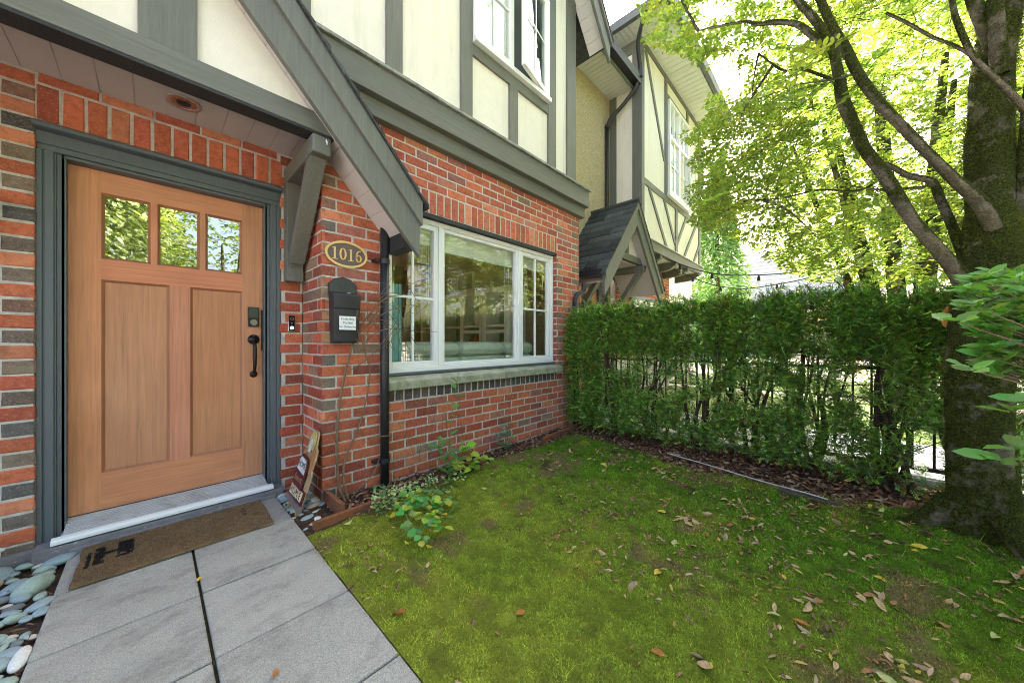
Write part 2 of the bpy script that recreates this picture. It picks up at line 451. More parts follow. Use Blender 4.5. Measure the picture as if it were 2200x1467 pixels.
# pier side facing -X, window reveals, bay right side
mS = mapXn(XP)
def pick_side(k, b0, b1): return random.choice(['deep', 'deep', 'red', 'brown'])
running(bk, mS, YB, YD, Z0, 2.60, HB + JT/2, pick_side)
mortar(bk, mS, YB + .006, YD, Z0, 2.6)
mR = mapXp(XE)
running(bk, mR, YB, 3.3, Z0, 2.9, HB + JT/2, pick_side); mortar(bk, mR, YB + .006, 3.3, Z0, 2.9)
for X, mp in ((1.285, mapXp(1.285)), (3.605, mapXn(3.605))):
    for k in course_range(.72, 2.28): brick(bk, mp, YB + .004, YB + .12, Z0 + k*CH, Z0 + (k+1)*CH - JT, bcol('deep'))
    mortar(bk, mp, YB + .01, YB + .13, .70, 2.28, .03)
# door wall: left jamb, narrow right strip, soldiers above the door
mD = mapY(YD)
running(bk, mD, -2.2, -.43, Z0, 2.56, 0, lambda k, a, b: ('dark' if k % 2 else 'red') if b > -.45 else random.choice(['red', 'deep', 'dark']), origin=-.43 - (BL+JT)*8 + JT)
running(bk, mD, .672, XP, Z0, 2.56, .0, lambda k, a, b: random.choice(['red', 'red', 'deep']), origin=.60)
mL = mapXp(-.43)
for k in course_range(Z0, 2.30): brick(bk, mL, YD + .004, YD + .10, Z0 + k*CH, Z0 + (k+1)*CH - JT, bcol('brown' if k % 2 else 'deep'))
mortar(bk, mL, YD + .006, YD + .12, Z0, 2.30, .03)
x = -.425
while x < .64:
    brick(bk, mD, x, x + .072, 2.312, 2.497, bcol('red'), .002); x += .0862
x = -.42
while x < .66:
    brick(bk, mD, x, min(x + BL, .67), 2.511, 2.575, bcol('red'), .002); x += BL + JT
mortar(bk, mD, -2.2, -.4365, Z0, 2.58); mortar(bk, mD, .68, XP, Z0, 2.58); mortar(bk, mD, -.4365, .68, 2.302, 2.58, .12)
bk.build('brick_wall', [M_BRICK, M_MORTAR], house)

# concrete footing under the bricks
ft = MB(); ft.box(-2.2, -.31, YD - .035, YD + .1, -.1, .035); ft.box(XP + .02, XE, YB + .02, YB + .1, -.2, -.07)
ft.build('footing', M_STEP, house, bevel=.006)

# ---------------------------------------------------------------- window in the bay
YF = YB + .055                                             # frame face
win = thing('window', None, None, (2.47, YF, 1.5)); win.parent = house; win.location = Vector((2.47, YF, 1.5)) - Vector(house.location)
def frame_rect(mb, x0, x1, z0, z1, w, y0, y1):
    mb.box(x0, x0 + w, y0, y1, z0, z1); mb.box(x1 - w, x1, y0, y1, z0, z1)
    mb.box(x0 + w, x1 - w, y0, y1, z0, z0 + w); mb.box(x0 + w, x1 - w, y0, y1, z1 - w, z1)
WX0, WX1, WZ0, WZ1 = 1.29, 3.60, .865, 2.235
fm = MB(); frame_rect(fm, WX0, WX1, WZ0, WZ1, .042, YF, YF + .09)
for a in (1.855, 2.955): fm.box(a - .021, a + .021, YF, YF + .09, WZ0 + .042, WZ1 - .042)
SASH = [(1.332, 1.834, True), (1.876, 2.934, False), (2.976, 3.558, True)]
for a, b, gr in SASH: frame_rect(fm, a + .001, b - .001, WZ0 + .043, WZ1 - .043, .046 if gr else .030, YF + .012, YF + .075)
fm.build('frame', M_WHITE, win, bevel=.004)
for a, b, gr in SASH:
    w = .046 if gr else .030
    g = MB(); g.box(a + w - .004, b - w + .004, YF + .040, YF + .046, WZ0 + .043 + w - .004, WZ1 - .043 - w + .004)
    pn = g.build('pane', M_GLASS, win)
    if gr:
        mu = MB(); xm = (a + b) / 2; zm = (WZ0 + WZ1) / 2 - .03
        mu.box(xm - .011, xm + .011, YF + .028, YF + .039, WZ0 + .09, WZ1 - .09); mu.box(a + w, b - w, YF + .0285, YF + .0385, zm - .011, zm + .011)
        mu.build('muntin', M_WHITE, win)
sl = MB(); sl.prismX([(YB - .055, .735), (YB - .055, .80), (YB - .045, .812), (YF + .02, .846), (YF + .02, .735)], 1.285, 2.60)
sl.prismX([(YB - .056, .735), (YB - .056, .80), (YB - .046, .812), (YF + .02, .846), (YF + .02, .735)], 2.604, 3.665)
sl.build('sill', M_STONE, win, bevel=.006)
hd = MB(); hd.box(1.287, 3.603, YB + .004, YB + .075, 2.235, 2.272); hd.build('head_trim', M_DARKP, win)
sd = MB(); sd.box(1.287, 3.603, YF - .02, YF + .08, .847, .865); sd.build('sub_sill', M_CASE, win)
bl = MB()
for i in range(11): bl.box(1.90, 2.92, YF + .10, YF + .135, 2.00 + i*.018, 2.0165 + i*.018)
for i in range(9): bl.box(1.36, 1.83, YF + .10, YF + .135, 2.03 + i*.018, 2.0465 + i*.018)
for i in range(9): bl.box(2.99, 3.55, YF + .10, YF + .135, 2.03 + i*.018, 2.0465 + i*.018)
bl.build('blind', mat('white_blind_slats', (.78, .77, .72), .6, .03, 8, 0), win)
for x, z in ((1.76, 1.42), (1.785, 1.33), (2.80, 1.40), (2.86, 1.25)):
    cd = MB(); cd.tube([(x, YF + .098, 2.03), (x, YF + .098, z)], .0018, 5); cd.tube([(x, YF + .098, z), (x, YF + .098, z - .02), (x, YF + .098, z - .045)], [.003, .008, .006], 8)
    cd.build('blind_cord', M_WHITE, win)

# ---------------------------------------------------------------- belt beam and flashing
XB1 = 4.185
bb = MB(); bb.box(-2.4, XB1, 2.50, 2.64, 2.985, 3.20); bb.box(-2.4, XB1 - .02, 2.56, 2.66, 2.85, 2.984)
bb.build('belt_beam', M_TRIMH, house, bevel=.006)
fl = MB(); fl.prismX([(2.475, 3.202), (2.475, 3.228), (2.70, 3.275), (2.70, 3.202)], -2.4, XB1 + .015); fl.build('flashing', M_FLASH, house, bevel=.004)

# ---------------------------------------------------------------- upper wall
UP = MB(); UP.box(-2.4, 4.07, YW, YW + .10, 3.18, 7.6)
UP.box(4.0, 4.07, YW + .10, 3.32, 3.0, 7.4)
UP.build('stucco_panel', M_CREAM, house)
TY0, TY1 = 2.652, 2.681
tr = MB()
for x0, x1, z0, z1 in ((-1.5, -1.36, 3.2, 7.5), (-.78, -.64, 3.2, 7.5), (-.08, .06, 3.2, 7.5), (.62, .76, 3.2, 7.5), (1.31, 1.453, 3.2, 7.5), (2.07, 2.215, 3.2, 7.5),
                       (2.753, 2.89, 3.2, 4.01), (3.458, 3.62, 3.2, 7.5), (3.875, 4.085, 3.2, 7.5)):
    tr = MB(); tr.box(x0, x1, TY0, TY1, z0, z1)
    if x0 > 3.8: tr.box(4.069, 4.085, TY1, 2.88, 3.2, 7.3)
    tr.build('timber_post', M_TRIM, house, bevel=.004)
th = MB(); th.box(2.217, 3.456, TY0 + .002, TY1, 4.01, 4.13); th.build('timber_rail', M_TRIMH, house, bevel=.004)
th = MB(); th.box(2.217, 3.456, TY0 + .002, TY1, 5.42, 5.55); th.build('timber_rail', M_TRIMH, house, bevel=.004)

# upper window: fixed sash, middle opening, casement swung outwards
uw = thing('upper_window', None, None); uw.parent = house; uw.location = Vector((2.83, 2.66, 4.7)) - Vector(house.location)
fu = MB(); UZ0, UZ1 = 4.185, 5.42
fu.box(2.217, 3.456, 2.60, 2.675, 4.132, 4.184)
fu.build('sill', M_WHITE, uw, bevel=.005)
fu = MB(); frame_rect(fu, 2.22, 2.80, UZ0, UZ1, .055, 2.63, 2.70); fu.box(3.40, 3.455, 2.63, 2.70, UZ0, UZ1); fu.box(2.80, 3.40, 2.64, 2.70, UZ1 - .05, UZ1); fu.box(2.80, 3.40, 2.64, 2.70, UZ0, UZ0 + .03)
fu.box(2.498, 2.516, 2.645, 2.66, UZ0 + .055, UZ1 - .055); fu.box(2.275, 2.745, 2.6455, 2.6595, 4.80, 4.82)
fu.build('frame', M_WHITE, uw, bevel=.004)
g = MB(); g.box(2.27, 2.75, 2.662, 2.668, UZ0 + .05, UZ1 - .05); g.build('pane', M_GLASSF, uw)
sc_ = MB()
hinge = Vector((3.40, 2.625)); ang = R(13)
def cas(u, w): # u along sash from the hinge, w outward thickness
    d = Vector((-math.cos(ang), -math.sin(ang))); n = Vector((-math.sin(ang), math.cos(ang)))
    q = hinge + d*u + n*w; return (q.x, q.y)
def casbox(mb, u0, u1, w0, w1, z0, z1):
    mb.prismZ([cas(u0, w0), cas(u0, w1), cas(u1, w1), cas(u1, w0)][::-1], z0, z1)
casbox(sc_, 0, .06, 0, .05, UZ0 + .01, UZ1 - .06); casbox(sc_, .52, .58, 0, .05, UZ0 + .01, UZ1 - .06)
casbox(sc_, .06, .52, 0, .05, UZ0 + .01, UZ0 + .07); casbox(sc_, .06, .52, 0, .05, UZ1 - .12, UZ1 - .06)
casbox(sc_, .28, .298, .008, .018, UZ0 + .07, UZ1 - .12); casbox(sc_, .06, .52, .0085, .0175, 4.80, 4.82)
sc_.build('casement', M_WHITE, uw, bevel=.003)
g = MB(); casbox(g, .055, .525, .020, .026, UZ0 + .065, UZ1 - .115); g.build('pane', M_GLASSF, uw)
g = MB(); g.box(2.80, 3.40, 2.655, 2.668, UZ0 + .03, UZ1 - .05); g.build('dark_opening_panel', mat('dark_opening_panel', (.07, .078, .07), .8, .15, 200, 0), uw)  # dark panel, the shaded room behind is put into its colour

# gable verge of the bay (partly out of the frame) and frieze
gv = MB()
ax, foot, az = 2.47, 4.52, 5.34
sl_ = 1.18
for sgn in (1, -1):
    zt = az + (foot - ax) * sl_
    P = [(ax, zt + .02), (ax + sgn*(foot - ax), az + .02), (ax + sgn*(foot - ax), az - .22), (ax, zt - .22)]
    gv.prismY(P if sgn > 0 else P[::-1], 2.36, 2.40)
    P = [(ax, zt + .10), (ax + sgn*(foot - ax + .03), az + .075), (ax + sgn*(foot - ax + .03), az + .022), (ax, zt + .022)]
    gv.prismY(P if sgn > 0 else P[::-1], 2.335, 2.42)
gv.build('barge_board', M_TRIM, house, bevel=.004)
gr = MB()
for sgn in (1, -1):
    zt = az + (foot - ax) * sl_
    P = [(ax, zt + .16), (ax + sgn*(foot - ax + .05), az + .11), (ax + sgn*(foot - ax + .05), az + .078), (ax, zt + .102)]
    gr.prismY(P if sgn > 0 else P[::-1], 2.33, 5.5)
gr.build('gable_roof', M_SHING, house)
gs = MB()
for sgn in (1, -1):
    zt = az + (foot - ax) * sl_; n = 22
    for i in range(n):
        a = (foot - ax - .03) * i / n; b = (foot - ax - .03) * (i + .94) / n
        P = [(ax + sgn*a, zt - a*sl_ + .0), (ax + sgn*b, zt - b*sl_ + .0), (ax + sgn*b, zt - b*sl_ - .02), (ax + sgn*a, zt - a*sl_ - .02)]
        gs.prismY(P if sgn > 0 else P[::-1], 2.402, 2.675)
gs.build('verge_soffit', M_SOFFW, house)
fz = MB()
zt = az + (foot - ax) * sl_ - .05
for sgn in (1, -1):
    P = [(ax, zt - .02), (ax + sgn*1.60, zt - .02 - 1.60*sl_), (ax + sgn*1.60, zt - .22 - 1.60*sl_), (ax, zt - .22)]
    fz.prismY(P if sgn > 0 else P[::-1], 2.645, 2.679)
fz.build('frieze_board', M_TRIM, house)

# recessed pebbledash wall between the two bays, main eave with gutter, main roof
pw = MB(); pw.box(4.07, 6.31, 3.30, 3.40, 2.4, 6.2); pw.build('pebbledash_wall', M_PEBBLEDASH, house)
es = MB(); ZS = 5.93
n = 24
for i in range(n): es.box(3.9 + i*(2.4/n), 3.9 + (i+.93)*(2.4/n), 2.80, 3.30, ZS, ZS + .02)
es.box(3.9, 6.305, 2.80, 3.30, ZS + .008, ZS + .03)
es.build('eave_soffit', M_SOFFW, house)
eg = MB(); eg.prismX([(2.66, ZS - .0), (2.64, ZS + .12), (2.66, ZS + .13), (2.68, ZS + .02), (2.76, ZS + .02), (2.76, ZS + .13), (2.785, ZS + .13), (2.785, ZS - .0)], 3.95, 6.285)
eg.build('eave_gutter', M_BLACK, house)
ef = MB(); ef.box(3.95, 6.29, 2.786, 2.80, ZS - .06, ZS + .14); ef.build('fascia', M_TRIM, house)
mr = MB(); mr.hexa([(-2.4, 2.70, ZS + .13), (6.3, 2.70, ZS + .13), (6.3, 8.0, ZS + 2.9), (-2.4, 8.0, ZS + 2.9),
                    (-2.4, 2.70, ZS + .17), (6.3, 2.70, ZS + .17), (6.3, 8.0, ZS + 2.95), (-2.4, 8.0, ZS + 2.95)])
mr.build('main_roof', M_SHING, house)
bw = MB(); bw.box(-2.4, 1.0, 8.0, 8.1, -.2, 9.0); bw.box(5.0, 6.3, 8.0, 8.1, -.2, 9.0); bw.box(1.0, 5.0, 8.0, 8.1, 2.5, 9.0); bw.box(-2.4, -2.3, 3.1, 8.0, -.2, 6.0); bw.build('back_wall', M_CREAM, house)  # wide gap added at the rear to let daylight into the living room

# ---------------------------------------------------------------- porch gable over the door
porch = thing('porch_gable', None, None); porch.parent = house; porch.location = Vector((.055, 2.45, 2.5)) - Vector(house.location)
GX = .055
def rk(off, X):            # height of a rake line at X, mirrored about the ridge
    return off - 1.1 * abs(X - GX) - 1.1 * GX
XT = 1.392
def rake(mb, o_lo, o_hi, y0, y1, xt=XT, cut=None):
    for sgn in (1, -1):
        xe = GX + sgn * (xt - GX)
        P = [(GX, rk(o_hi, GX)), (xe, rk(o_hi, xe)), (xe, rk(o_lo, xe)), (GX, rk(o_lo, GX))]
        mb.prismY(P if sgn > 0 else P[::-1], y0, y1)
rb = MB(); rake(rb, 3.297, 3.547, 2.285, 2.325); rb.build('rake_board', M_TRIM, porch, bevel=.003)
rb2 = MB(); rake(rb2, 3.547, 3.722, 2.262, 2.325, XT + .012); rb2.build('rake_trim', M_TRIM, porch, bevel=.003)
rs = MB()
for sgn in (1, -1):
    n = 16
    for i in range(n):
        a = (XT + .05 - GX) * i / n; b = (XT + .05 - GX) * (i + 1.06) / n
        za, zb = rk(3.722, GX + a) + .004, rk(3.722, GX + b) + .004
        P = [(GX + sgn*a, za + .012), (GX + sgn*b, zb + .034), (GX + sgn*b, zb), (GX + sgn*a, za)]
        rs.col = (random.uniform(.6, 1.3),)*3
        rs.prismY(P if sgn > 0 else P[::-1], 2.245 + random.uniform(-.006, .006), 2.66)
rs.build('shingle_roof', M_SHING, porch)
so = MB()
for sgn in (1, -1):
    n = 13
    for i in range(n):
        a = .0 + (1.36 - GX) * i / n; b = (1.36 - GX) * (i + .965) / n
        za, zb = rk(3.36, GX + a), rk(3.36, GX + b)
        P = [(GX + sgn*a, za + .02), (GX + sgn*b, zb + .02), (GX + sgn*b, zb), (GX + sgn*a, za)]
        so.prismY(P if sgn > 0 else P[::-1], 2.327, 2.622)
    P = [(GX + sgn*.02, rk(3.372, GX + .02) + .02), (GX + sgn*1.305, rk(3.372, GX + 1.305) + .02), (GX + sgn*1.305, rk(3.372, GX + 1.305)), (GX + sgn*.02, rk(3.372, GX + .02))]
    so.prismY(P if sgn > 0 else P[::-1], 2.327, 2.62)
so.build('rake_soffit', M_SOFFIT, porch)
ev = MB(); ev.box(1.285, 1.385, 2.327, 2.62, rk(3.36, 1.36) - .035, rk(3.36, 1.36) + .16); ev.build('eave_fascia', M_DARKP, porch)
tb = MB(); tb.box(-2.2, .90, 2.40, 2.50, 2.468, 2.588); tb.build('tie_beam', M_TRIMH, porch, bevel=.003)
tbs = MB(); tbs.box(-2.2, .895, 2.403, 2.52, 2.452, 2.467); tbs.build('dark_underside', M_DARKP, porch)  # separate dark strip along the underside of the beam
pnl = MB(); zt = rk(3.36, GX); pnl.prismY([(GX - .72, 2.5), (GX + .72, 2.5), (GX, zt)], 2.425, 2.47); pnl.build('gable_panel', M_CREAM, porch)
kp = MB(); kp.prismY([(-.05, 2.588), (.16, 2.588), (.16, rk(3.35, .16)), (GX, rk(3.35, GX)), (-.05, rk(3.35, -.05))], 2.402, 2.4248); kp.build('king_post', M_TRIM, porch, bevel=.002)

ps = MB(); x = -2.2
while x < .81:
    ps.box(x, min(x + .129, .818), 2.49, YD + .01, 2.56, 2.575); x += .133
ps.box(-2.2, .815, 2.49, YD, 2.5655, 2.58)
ps.build('porch_soffit', M_SOFFIT, porch)
pl = MB(); pl.ring((.128, 2.84, 2.560), (0, 0, -1), .060, .082, .006, 32); plo = pl.build('recessed_light', mat('nickel_trim', (.55, .5, .48), .3, .1, 10, 0, metal=.7), porch, smooth=True)
pl = MB(); pl.ring((.128, 2.84, 2.5585), (0, 0, -1), .034, .0605, .002, 28); pl.slot = 1; pl.disc((.128, 2.84, 2.5590), (0, 0, -1), .0345, .001, 24); pl.build('reflector', [mat('copper_reflector', (.45, .28, .18), .25, .2, 20, 0, metal=.8), M_DARKP], porch)  # dark inner disc puts the bowl's shade into the colour
# knee brace
br = MB(); br.box(.69, .803, 2.385, YD - .012, 2.328, 2.445); br.build('brace_beam', M_TRIM, porch, bevel=.012)
br = MB(); br.box(.692, .801, 2.985, YD - .012, 1.585, 2.327); br.build('brace_post', M_TRIM, porch, bevel=.005)
br = MB(); br.hexa([(.70, 2.45, 2.33), (.795, 2.45, 2.33), (.795, 2.555, 2.33), (.70, 2.555, 2.33)][::-1] + [(.70, 2.93, 1.71), (.795, 2.93, 1.71), (.795, 2.99, 1.74), (.70, 2.99, 1.74)][::-1])
br.build('brace_strut', M_TRIM, porch, bevel=.004)
for c_, nn_ in (((.73, 2.984, 1.69), (0, -1, 0)), ((.765, 2.984, 1.635), (0, -1, 0)), ((.715, 2.984, 1.63), (0, -1, 0)), ((.692, 3.02, 2.02), (-1, 0, 0)), ((.692, 3.02, 1.95), (-1, 0, 0))):
    bo = MB(); bo.disc(c_, nn_, .011, .006, 12); bo.build('bolt', M_TRIM, porch)
hk = MB(); hk.tube([(.765, 2.384, 2.41), (.765, 2.365, 2.415), (.767, 2.36, 2.40), (.768, 2.366, 2.385), (.768, 2.372, 2.39)], .004, 8); hk.build('cup_hook', M_WHITE, porch, smooth=True)

# ---------------------------------------------------------------- door set
door = thing('front_door', None, None); door.parent = house; door.location = Vector((.12, 3.19, .12)) - Vector(house.location)
DX0, DX1, DZ0, DZ1, DY = -.337, .582, .126, 2.147, 3.19
PX = [(-.205, -.016), (.028, .217), (.26, .45)]; PZ = (1.632, 2.014); QX = [(-.205, .07), (.183, .45)]; QZ = (.35, 1.493)
ds = MB(); rc = lambda: (random.uniform(.88, 1.08), random.uniform(.84, 1.0), random.uniform(.80, 1.0))
def dbox(x0, x1, z0, z1, y0=DY, y1=DY + .045):
    ds.col = rc(); ds.box(x0, x1, y0, y1, z0, z1)
ds.slot = 0
dbox(DX0, -.212, DZ0, DZ1, DY - .0008); dbox(.457, DX1, DZ0, DZ1, DY - .0008)
dbox(.077, .176, QZ[0] - .007, QZ[1] + .007)
dbox(-.009, .021, PZ[0] - .007, PZ[1] + .007); dbox(.224, .253, PZ[0] - .007, PZ[1] + .007)
for q in QX: ds.col = rc(); ds.box(q[0] - .007, q[1] + .007, DY + .014, DY + .030, QZ[0] - .007, QZ[1] + .007)
ds.slot = 1
dbox(-.212, .457, PZ[1] + .007, DZ1); dbox(-.212, .457, QZ[1] + .007, PZ[0] - .007); dbox(-.212, .457, DZ0, QZ[0] - .007)
ds.col = (.62, .55, .5)
def mould(x0, x1, z0, z1, dpt):   # sloped sticking round an opening
    w = .014
    o = [(x0 - .007, z0 - .007), (x1 + .007, z0 - .007), (x1 + .007, z1 + .007), (x0 - .007, z1 + .007)]
    i = [(x0 + w - .007, z0 + w - .007), (x1 - w + .007, z0 + w - .007), (x1 - w + .007, z1 - w + .007), (x0 + w - .007, z1 - w + .007)]
    V = [(x, DY + .001, z) for x, z in o] + [(x, DY + dpt, z) for x, z in i]
    ds.slot = 0; ds.add(V, [(k, (k+1) % 4, 4 + (k+1) % 4, 4 + k) for k in range(4)])
for q in QX: mould(q[0], q[1], QZ[0], QZ[1], .0135)
for q in PX: mould(q[0], q[1], PZ[0], PZ[1], .018)
ds.build('door_leaf', [M_FIRV, M_FIRH], door)
for q in PX:
    g = MB(); g.box(q[0] - .004, q[1] + .004, DY + .0185, DY + .024, PZ[0] - .004, PZ[1] + .004); g.build('glass_light', M_GLASSD, door)
cs = MB()   # casing with stepped profile, header, cap and jamb
for s, xo, xi in ((1, -.432, -.337), (-1, .676, .582)):
    for k, (f0, f1, y) in enumerate(((0, .22, 3.098), (.22, .30, 3.106), (.30, .62, 3.100), (.62, .70, 3.110), (.70, 1.0, 3.118))):
        cs.box(xo + (xi - xo)*f0, xo + (xi - xo)*f1, y, 3.16, .02, 2.165)
    cs.box(xi - s*.014, xi + s*.004, 3.118, 3.19, .05, 2.15)
cs.box(-.432, .676, 3.100, 3.16, 2.165, 2.195); cs.box(-.432, .676, 3.092, 3.16, 2.195, 2.262)
cs.box(-.351, .596, 3.118, 3.20, 2.149, 2.1648)
cs.build('door_casing', M_CASE, door, bevel=.002)
cp = MB(); cp.prismX([(3.03, 2.263), (3.03, 2.285), (3.045, 2.297), (3.12, 2.303), (3.12, 2.263)], -.435, .678); cp.build('drip_cap', M_CASE, door, bevel=.003)
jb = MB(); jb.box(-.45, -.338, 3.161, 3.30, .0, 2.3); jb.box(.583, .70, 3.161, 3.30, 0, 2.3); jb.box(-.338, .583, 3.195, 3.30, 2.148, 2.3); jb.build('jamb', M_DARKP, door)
tr_ = MB(); n = 9
for i in range(n): tr_.box(-.336, .581, 3.03 + i*.0175, 3.042 + i*.0175, .075 + i*.003, .0865 + i*.0045)
tr_.box(-.345, .588, 3.03, 3.20, .055, .078)
tr_.build('threshold', M_ALU, door, bevel=.0015)
ns = MB(); ns.prismX([(2.992, .052), (2.992, .070), (3.000, .079), (3.029, .084), (3.029, .052)], -.372, .612); ns.build('threshold_nosing', M_WHITE, door, bevel=.003)
sw = MB(); sw.box(-.336, .581, 3.187, 3.20, .098, .126); sw.build('door_sweep', M_RUBBER, door)
st = MB(); st.box(-.43, .67, 2.985, 3.2, -.05, .045); st.box(-.31, .62, 2.955, 2.985, -.05, .022); st.build('door_step', M_STEP, door, bevel=.004)
# hardware
hw = MB(); hw.disc((.523, DY - .001, 1.145), (0, -1, 0), .036, .008, 28); hw.disc((.523, DY - .009, 1.145), (0, -1, 0), .030, .006, 28)
hw.disc((.523, DY - .001, .885), (0, -1, 0), .024, .007, 24)
hw.tube(catmull([(.523, DY - .01, 1.13), (.523, DY - .03, 1.122), (.523, DY - .058, 1.09), (.523, DY - .062, 1.02), (.523, DY - .055, .95), (.523, DY - .03, .90), (.523, DY - .006, .885)], 5),
        lerp_list([.010, .012, .012, .014, .011, .009, .010], 5), 12)
hw.tube([(.523, DY - .012, 1.165), (.523, DY - .03, 1.17), (.523, DY - .045, 1.165)], [.009, .011, .006], 10)
hw.build('door_handle', M_BRONZE, door, smooth=True)
kd = MB(); kd.box(.489, .555, DY - .021, DY, 1.24, 1.388); kdo = kd.build('deadbolt', M_BRONZE, door, bevel=.004)
kd = MB(); kd.box(.494, .550, DY - .0232, DY - .0212, 1.308, 1.382); kd.build('keypad', mat('touch_panel', (.055, .07, .05), .15, .1, 5, 0), door)
kd = MB(); kd.disc((.522, DY - .021, 1.272), (0, -1, 0), .022, .006, 24); kd.disc((.522, DY - .027, 1.272), (0, -1, 0), .012, .003, 20); kd.build('lock_cylinder', mat('dark_steel', (.2, .2, .2), .3, .1, 10, 0, metal=.9), door)
kd = MB(); kd.box(.569, .580, DY - .010, DY + .002, 1.06, 1.37); kd.build('strike_guard', M_BRONZE, door, bevel=.002)

# ---------------------------------------------------------------- downpipes
def downpipe(X, Y, zt, r, clamps, extra=None):
    d = MB(); d.tube([(X, Y, zt), (X, Y, .9), (X, Y, .02)], r, 16)
    if extra: d.tube(catmull(extra, 5), r * .95, 14)
    o = d.build('downpipe', M_BLACK, house, smooth=True)
    for z in clamps:
        c = MB(); c.tube([(X, Y, z - .018), (X, Y, z + .018)], r + .005, 16); c.box(X - r - .05, X - r - .002, Y + .0, YB - .003, z - .012, z + .012)
        c.disc((X - r - .03, Y + .005, z), (0, -1, 0), .014, .02, 12)
        c.build('pipe_clamp', M_BLACK, o)
downpipe(1.256, 2.575, 2.12, .034, (1.755, .20))
downpipe(3.95, 2.575, 1.66, .038, (1.40, .30), [(3.95, 2.575, 1.64), (3.95, 2.575, 1.70), (4.0, 2.57, 1.77), (4.07, 2.56, 1.80), (4.12, 2.55, 1.84), (4.13, 2.55, 1.93)])
# upper downpipe from the main gutter
d = MB(); d.tube(catmull([(6.20, 2.71, 5.95), (6.20, 2.74, 5.84), (6.16, 2.95, 5.62), (6.10, 3.18, 5.42), (6.10, 3.24, 5.30)], 5), .036, 14); d.tube([(6.10, 3.25, 5.32), (6.10, 3.25, 3.2)], .036, 14)
d.tube([(6.10, 3.25, 5.33), (6.10, 3.25, 5.27)], .043, 14); d.build('downpipe', M_BLACK, house, smooth=True)
# ================================================================ neighbouring townhouse
nb = thing('townhouse', 'neighbouring townhouse with half timbered bay jutting out on brackets and a steep shingled porch', 'house', (8.0, 3.0, 0))
NX0, NX1, NY = 6.31, 10.06, 2.67
w = MB(); w.box(NX0, NX1, NY, 3.4, 3.0, 6.82); w.box(NX0 + .01, NX1, 3.39, 3.5, 2.9, 6.82); w.build('stucco_panel', M_CREAM, nb)
y0, y1 = NY - .025, NY + .002
def nbox(name, *bs):
    t = MB()
    for q in bs: t.box(*q)
    t.build(name, M_TRIM, nb)
nbox('timber_post', (NX0 - .025, NX0 + .10, y0, y1, 3.09, 6.82), (NX0 - .025, NX0 + .001, y1, NY + .16, 3.09, 6.82))
nbox('timber_post', (NX0 - .0245, NX0 + .001, 3.16, 3.299, 3.0, 6.82)); nbox('timber_rail', (NX0 - .024, NX0 + .001, NY + .16, 3.16, 6.60, 6.82))
for q in ((NX1 - .12, NX1 + .02, y0, y1, 3.09, 6.82), (7.50, 7.62, y0, y1, 4.24, 6.82), (8.93, 9.05, y0, y1, 4.24, 6.82), (8.14, 8.27, y0, y1, 3.09, 4.12)): nbox('timber_post', q)
for q in ((NX0 + .10, NX1 - .12, y0 + .002, y1, 4.12, 4.24), (7.62, 8.93, y0 + .002, y1, 6.34, 6.46), (NX0 + .10, NX1 - .12, y0 + .004, y1, 6.72, 6.82)): nbox('timber_rail', q)
def brace(a, b, w_=.085):
    d = Vector((b[0]-a[0], b[1]-a[1])); nx = Vector((-d.y, d.x)).normalized() * w_/2; t = MB()
    t.prismY([(a[0]+nx.x, a[1]+nx.y), (b[0]+nx.x, b[1]+nx.y), (b[0]-nx.x, b[1]-nx.y), (a[0]-nx.x, a[1]-nx.y)][::-1], y0 + .004, y1); t.build('timber_brace', M_TRIM, nb)
brace((6.50, 6.70), (7.47, 4.95)); brace((9.90, 6.2), (9.05, 4.95)); brace((6.66, 4.12), (7.66, 3.09)); brace((7.46, 4.12), (8.14, 3.32))
brace((8.92, 4.12), (8.27, 3.36)); brace((9.68, 4.10), (8.70, 3.09)); brace((9.98, 3.65), (9.45, 3.09))

f = MB(); f.box(NX0 - .03, NX1 + .03, 2.60, 2.70, 2.90, 3.085); f.build('jetty_beam', M_TRIMH, nb, bevel=.004)
f = MB(); f.prismX([(2.57, 3.087), (2.57, 3.10), (2.67, 3.13), (2.67, 3.087)], NX0 - .04, NX1 + .04); f.build('flashing', M_ALU, nb)
f = MB(); f.box(NX0, NX1, 2.70, 3.45, 2.915, 2.94); f.build('jetty_soffit', M_SOFFW, nb)
f0 = MB()
for X in (7.2, 8.12, 8.95, 9.85):
    c = MB(); c.prismX([(2.62, 2.912), (2.62, 2.83), (2.68, 2.82), (2.74, 2.765), (2.86, 2.735), (3.22, 2.715), (3.22, 2.912)], X - .06, X + .06); c.build('jetty_bracket', M_TRIM, nb, bevel=.004)
# brick ground floor
b2 = MB(); mN = mapY(3.22)
running(b2, mN, 6.45, 9.40, .8, 2.90, 0, lambda k, a, b: 'red'); mortar(b2, mN, 6.45, 9.395, -.1, 2.905)
mNR = mapXp(9.40); running(b2, mNR, 3.22, 4.2, .8, 2.9, .06, pick_side); mortar(b2, mNR, 3.228, 4.2, -.1, 2.9)
mND = mapY(3.36); running(b2, mND, 4.14, 6.45, .8, 2.40, 0, lambda k, a, b: 'red'); mortar(b2, mND, 4.14, 6.45, -.1, 2.4)
b2.build('brick_wall', [M_BRICK, M_MORTAR], nb)
nw = MB(); frame_rect(nw, 7.05, 8.9, .9, 2.05, .06, 3.16, 3.20)
for x in (7.6, 8.3): nw.box(x - .03, x + .03, 3.16, 3.20, .96, 1.99)
nwo = thing('window', None, None); nwo.parent = nb; nwo.location = Vector((8, 3.2, 1.5)) - Vector(nb.location)
nw.build('frame', M_WHITE, nwo); g = MB(); g.box(7.1, 8.85, 3.185, 3.19, .95, 2.0); g.build('pane', M_GLASSF, nwo)
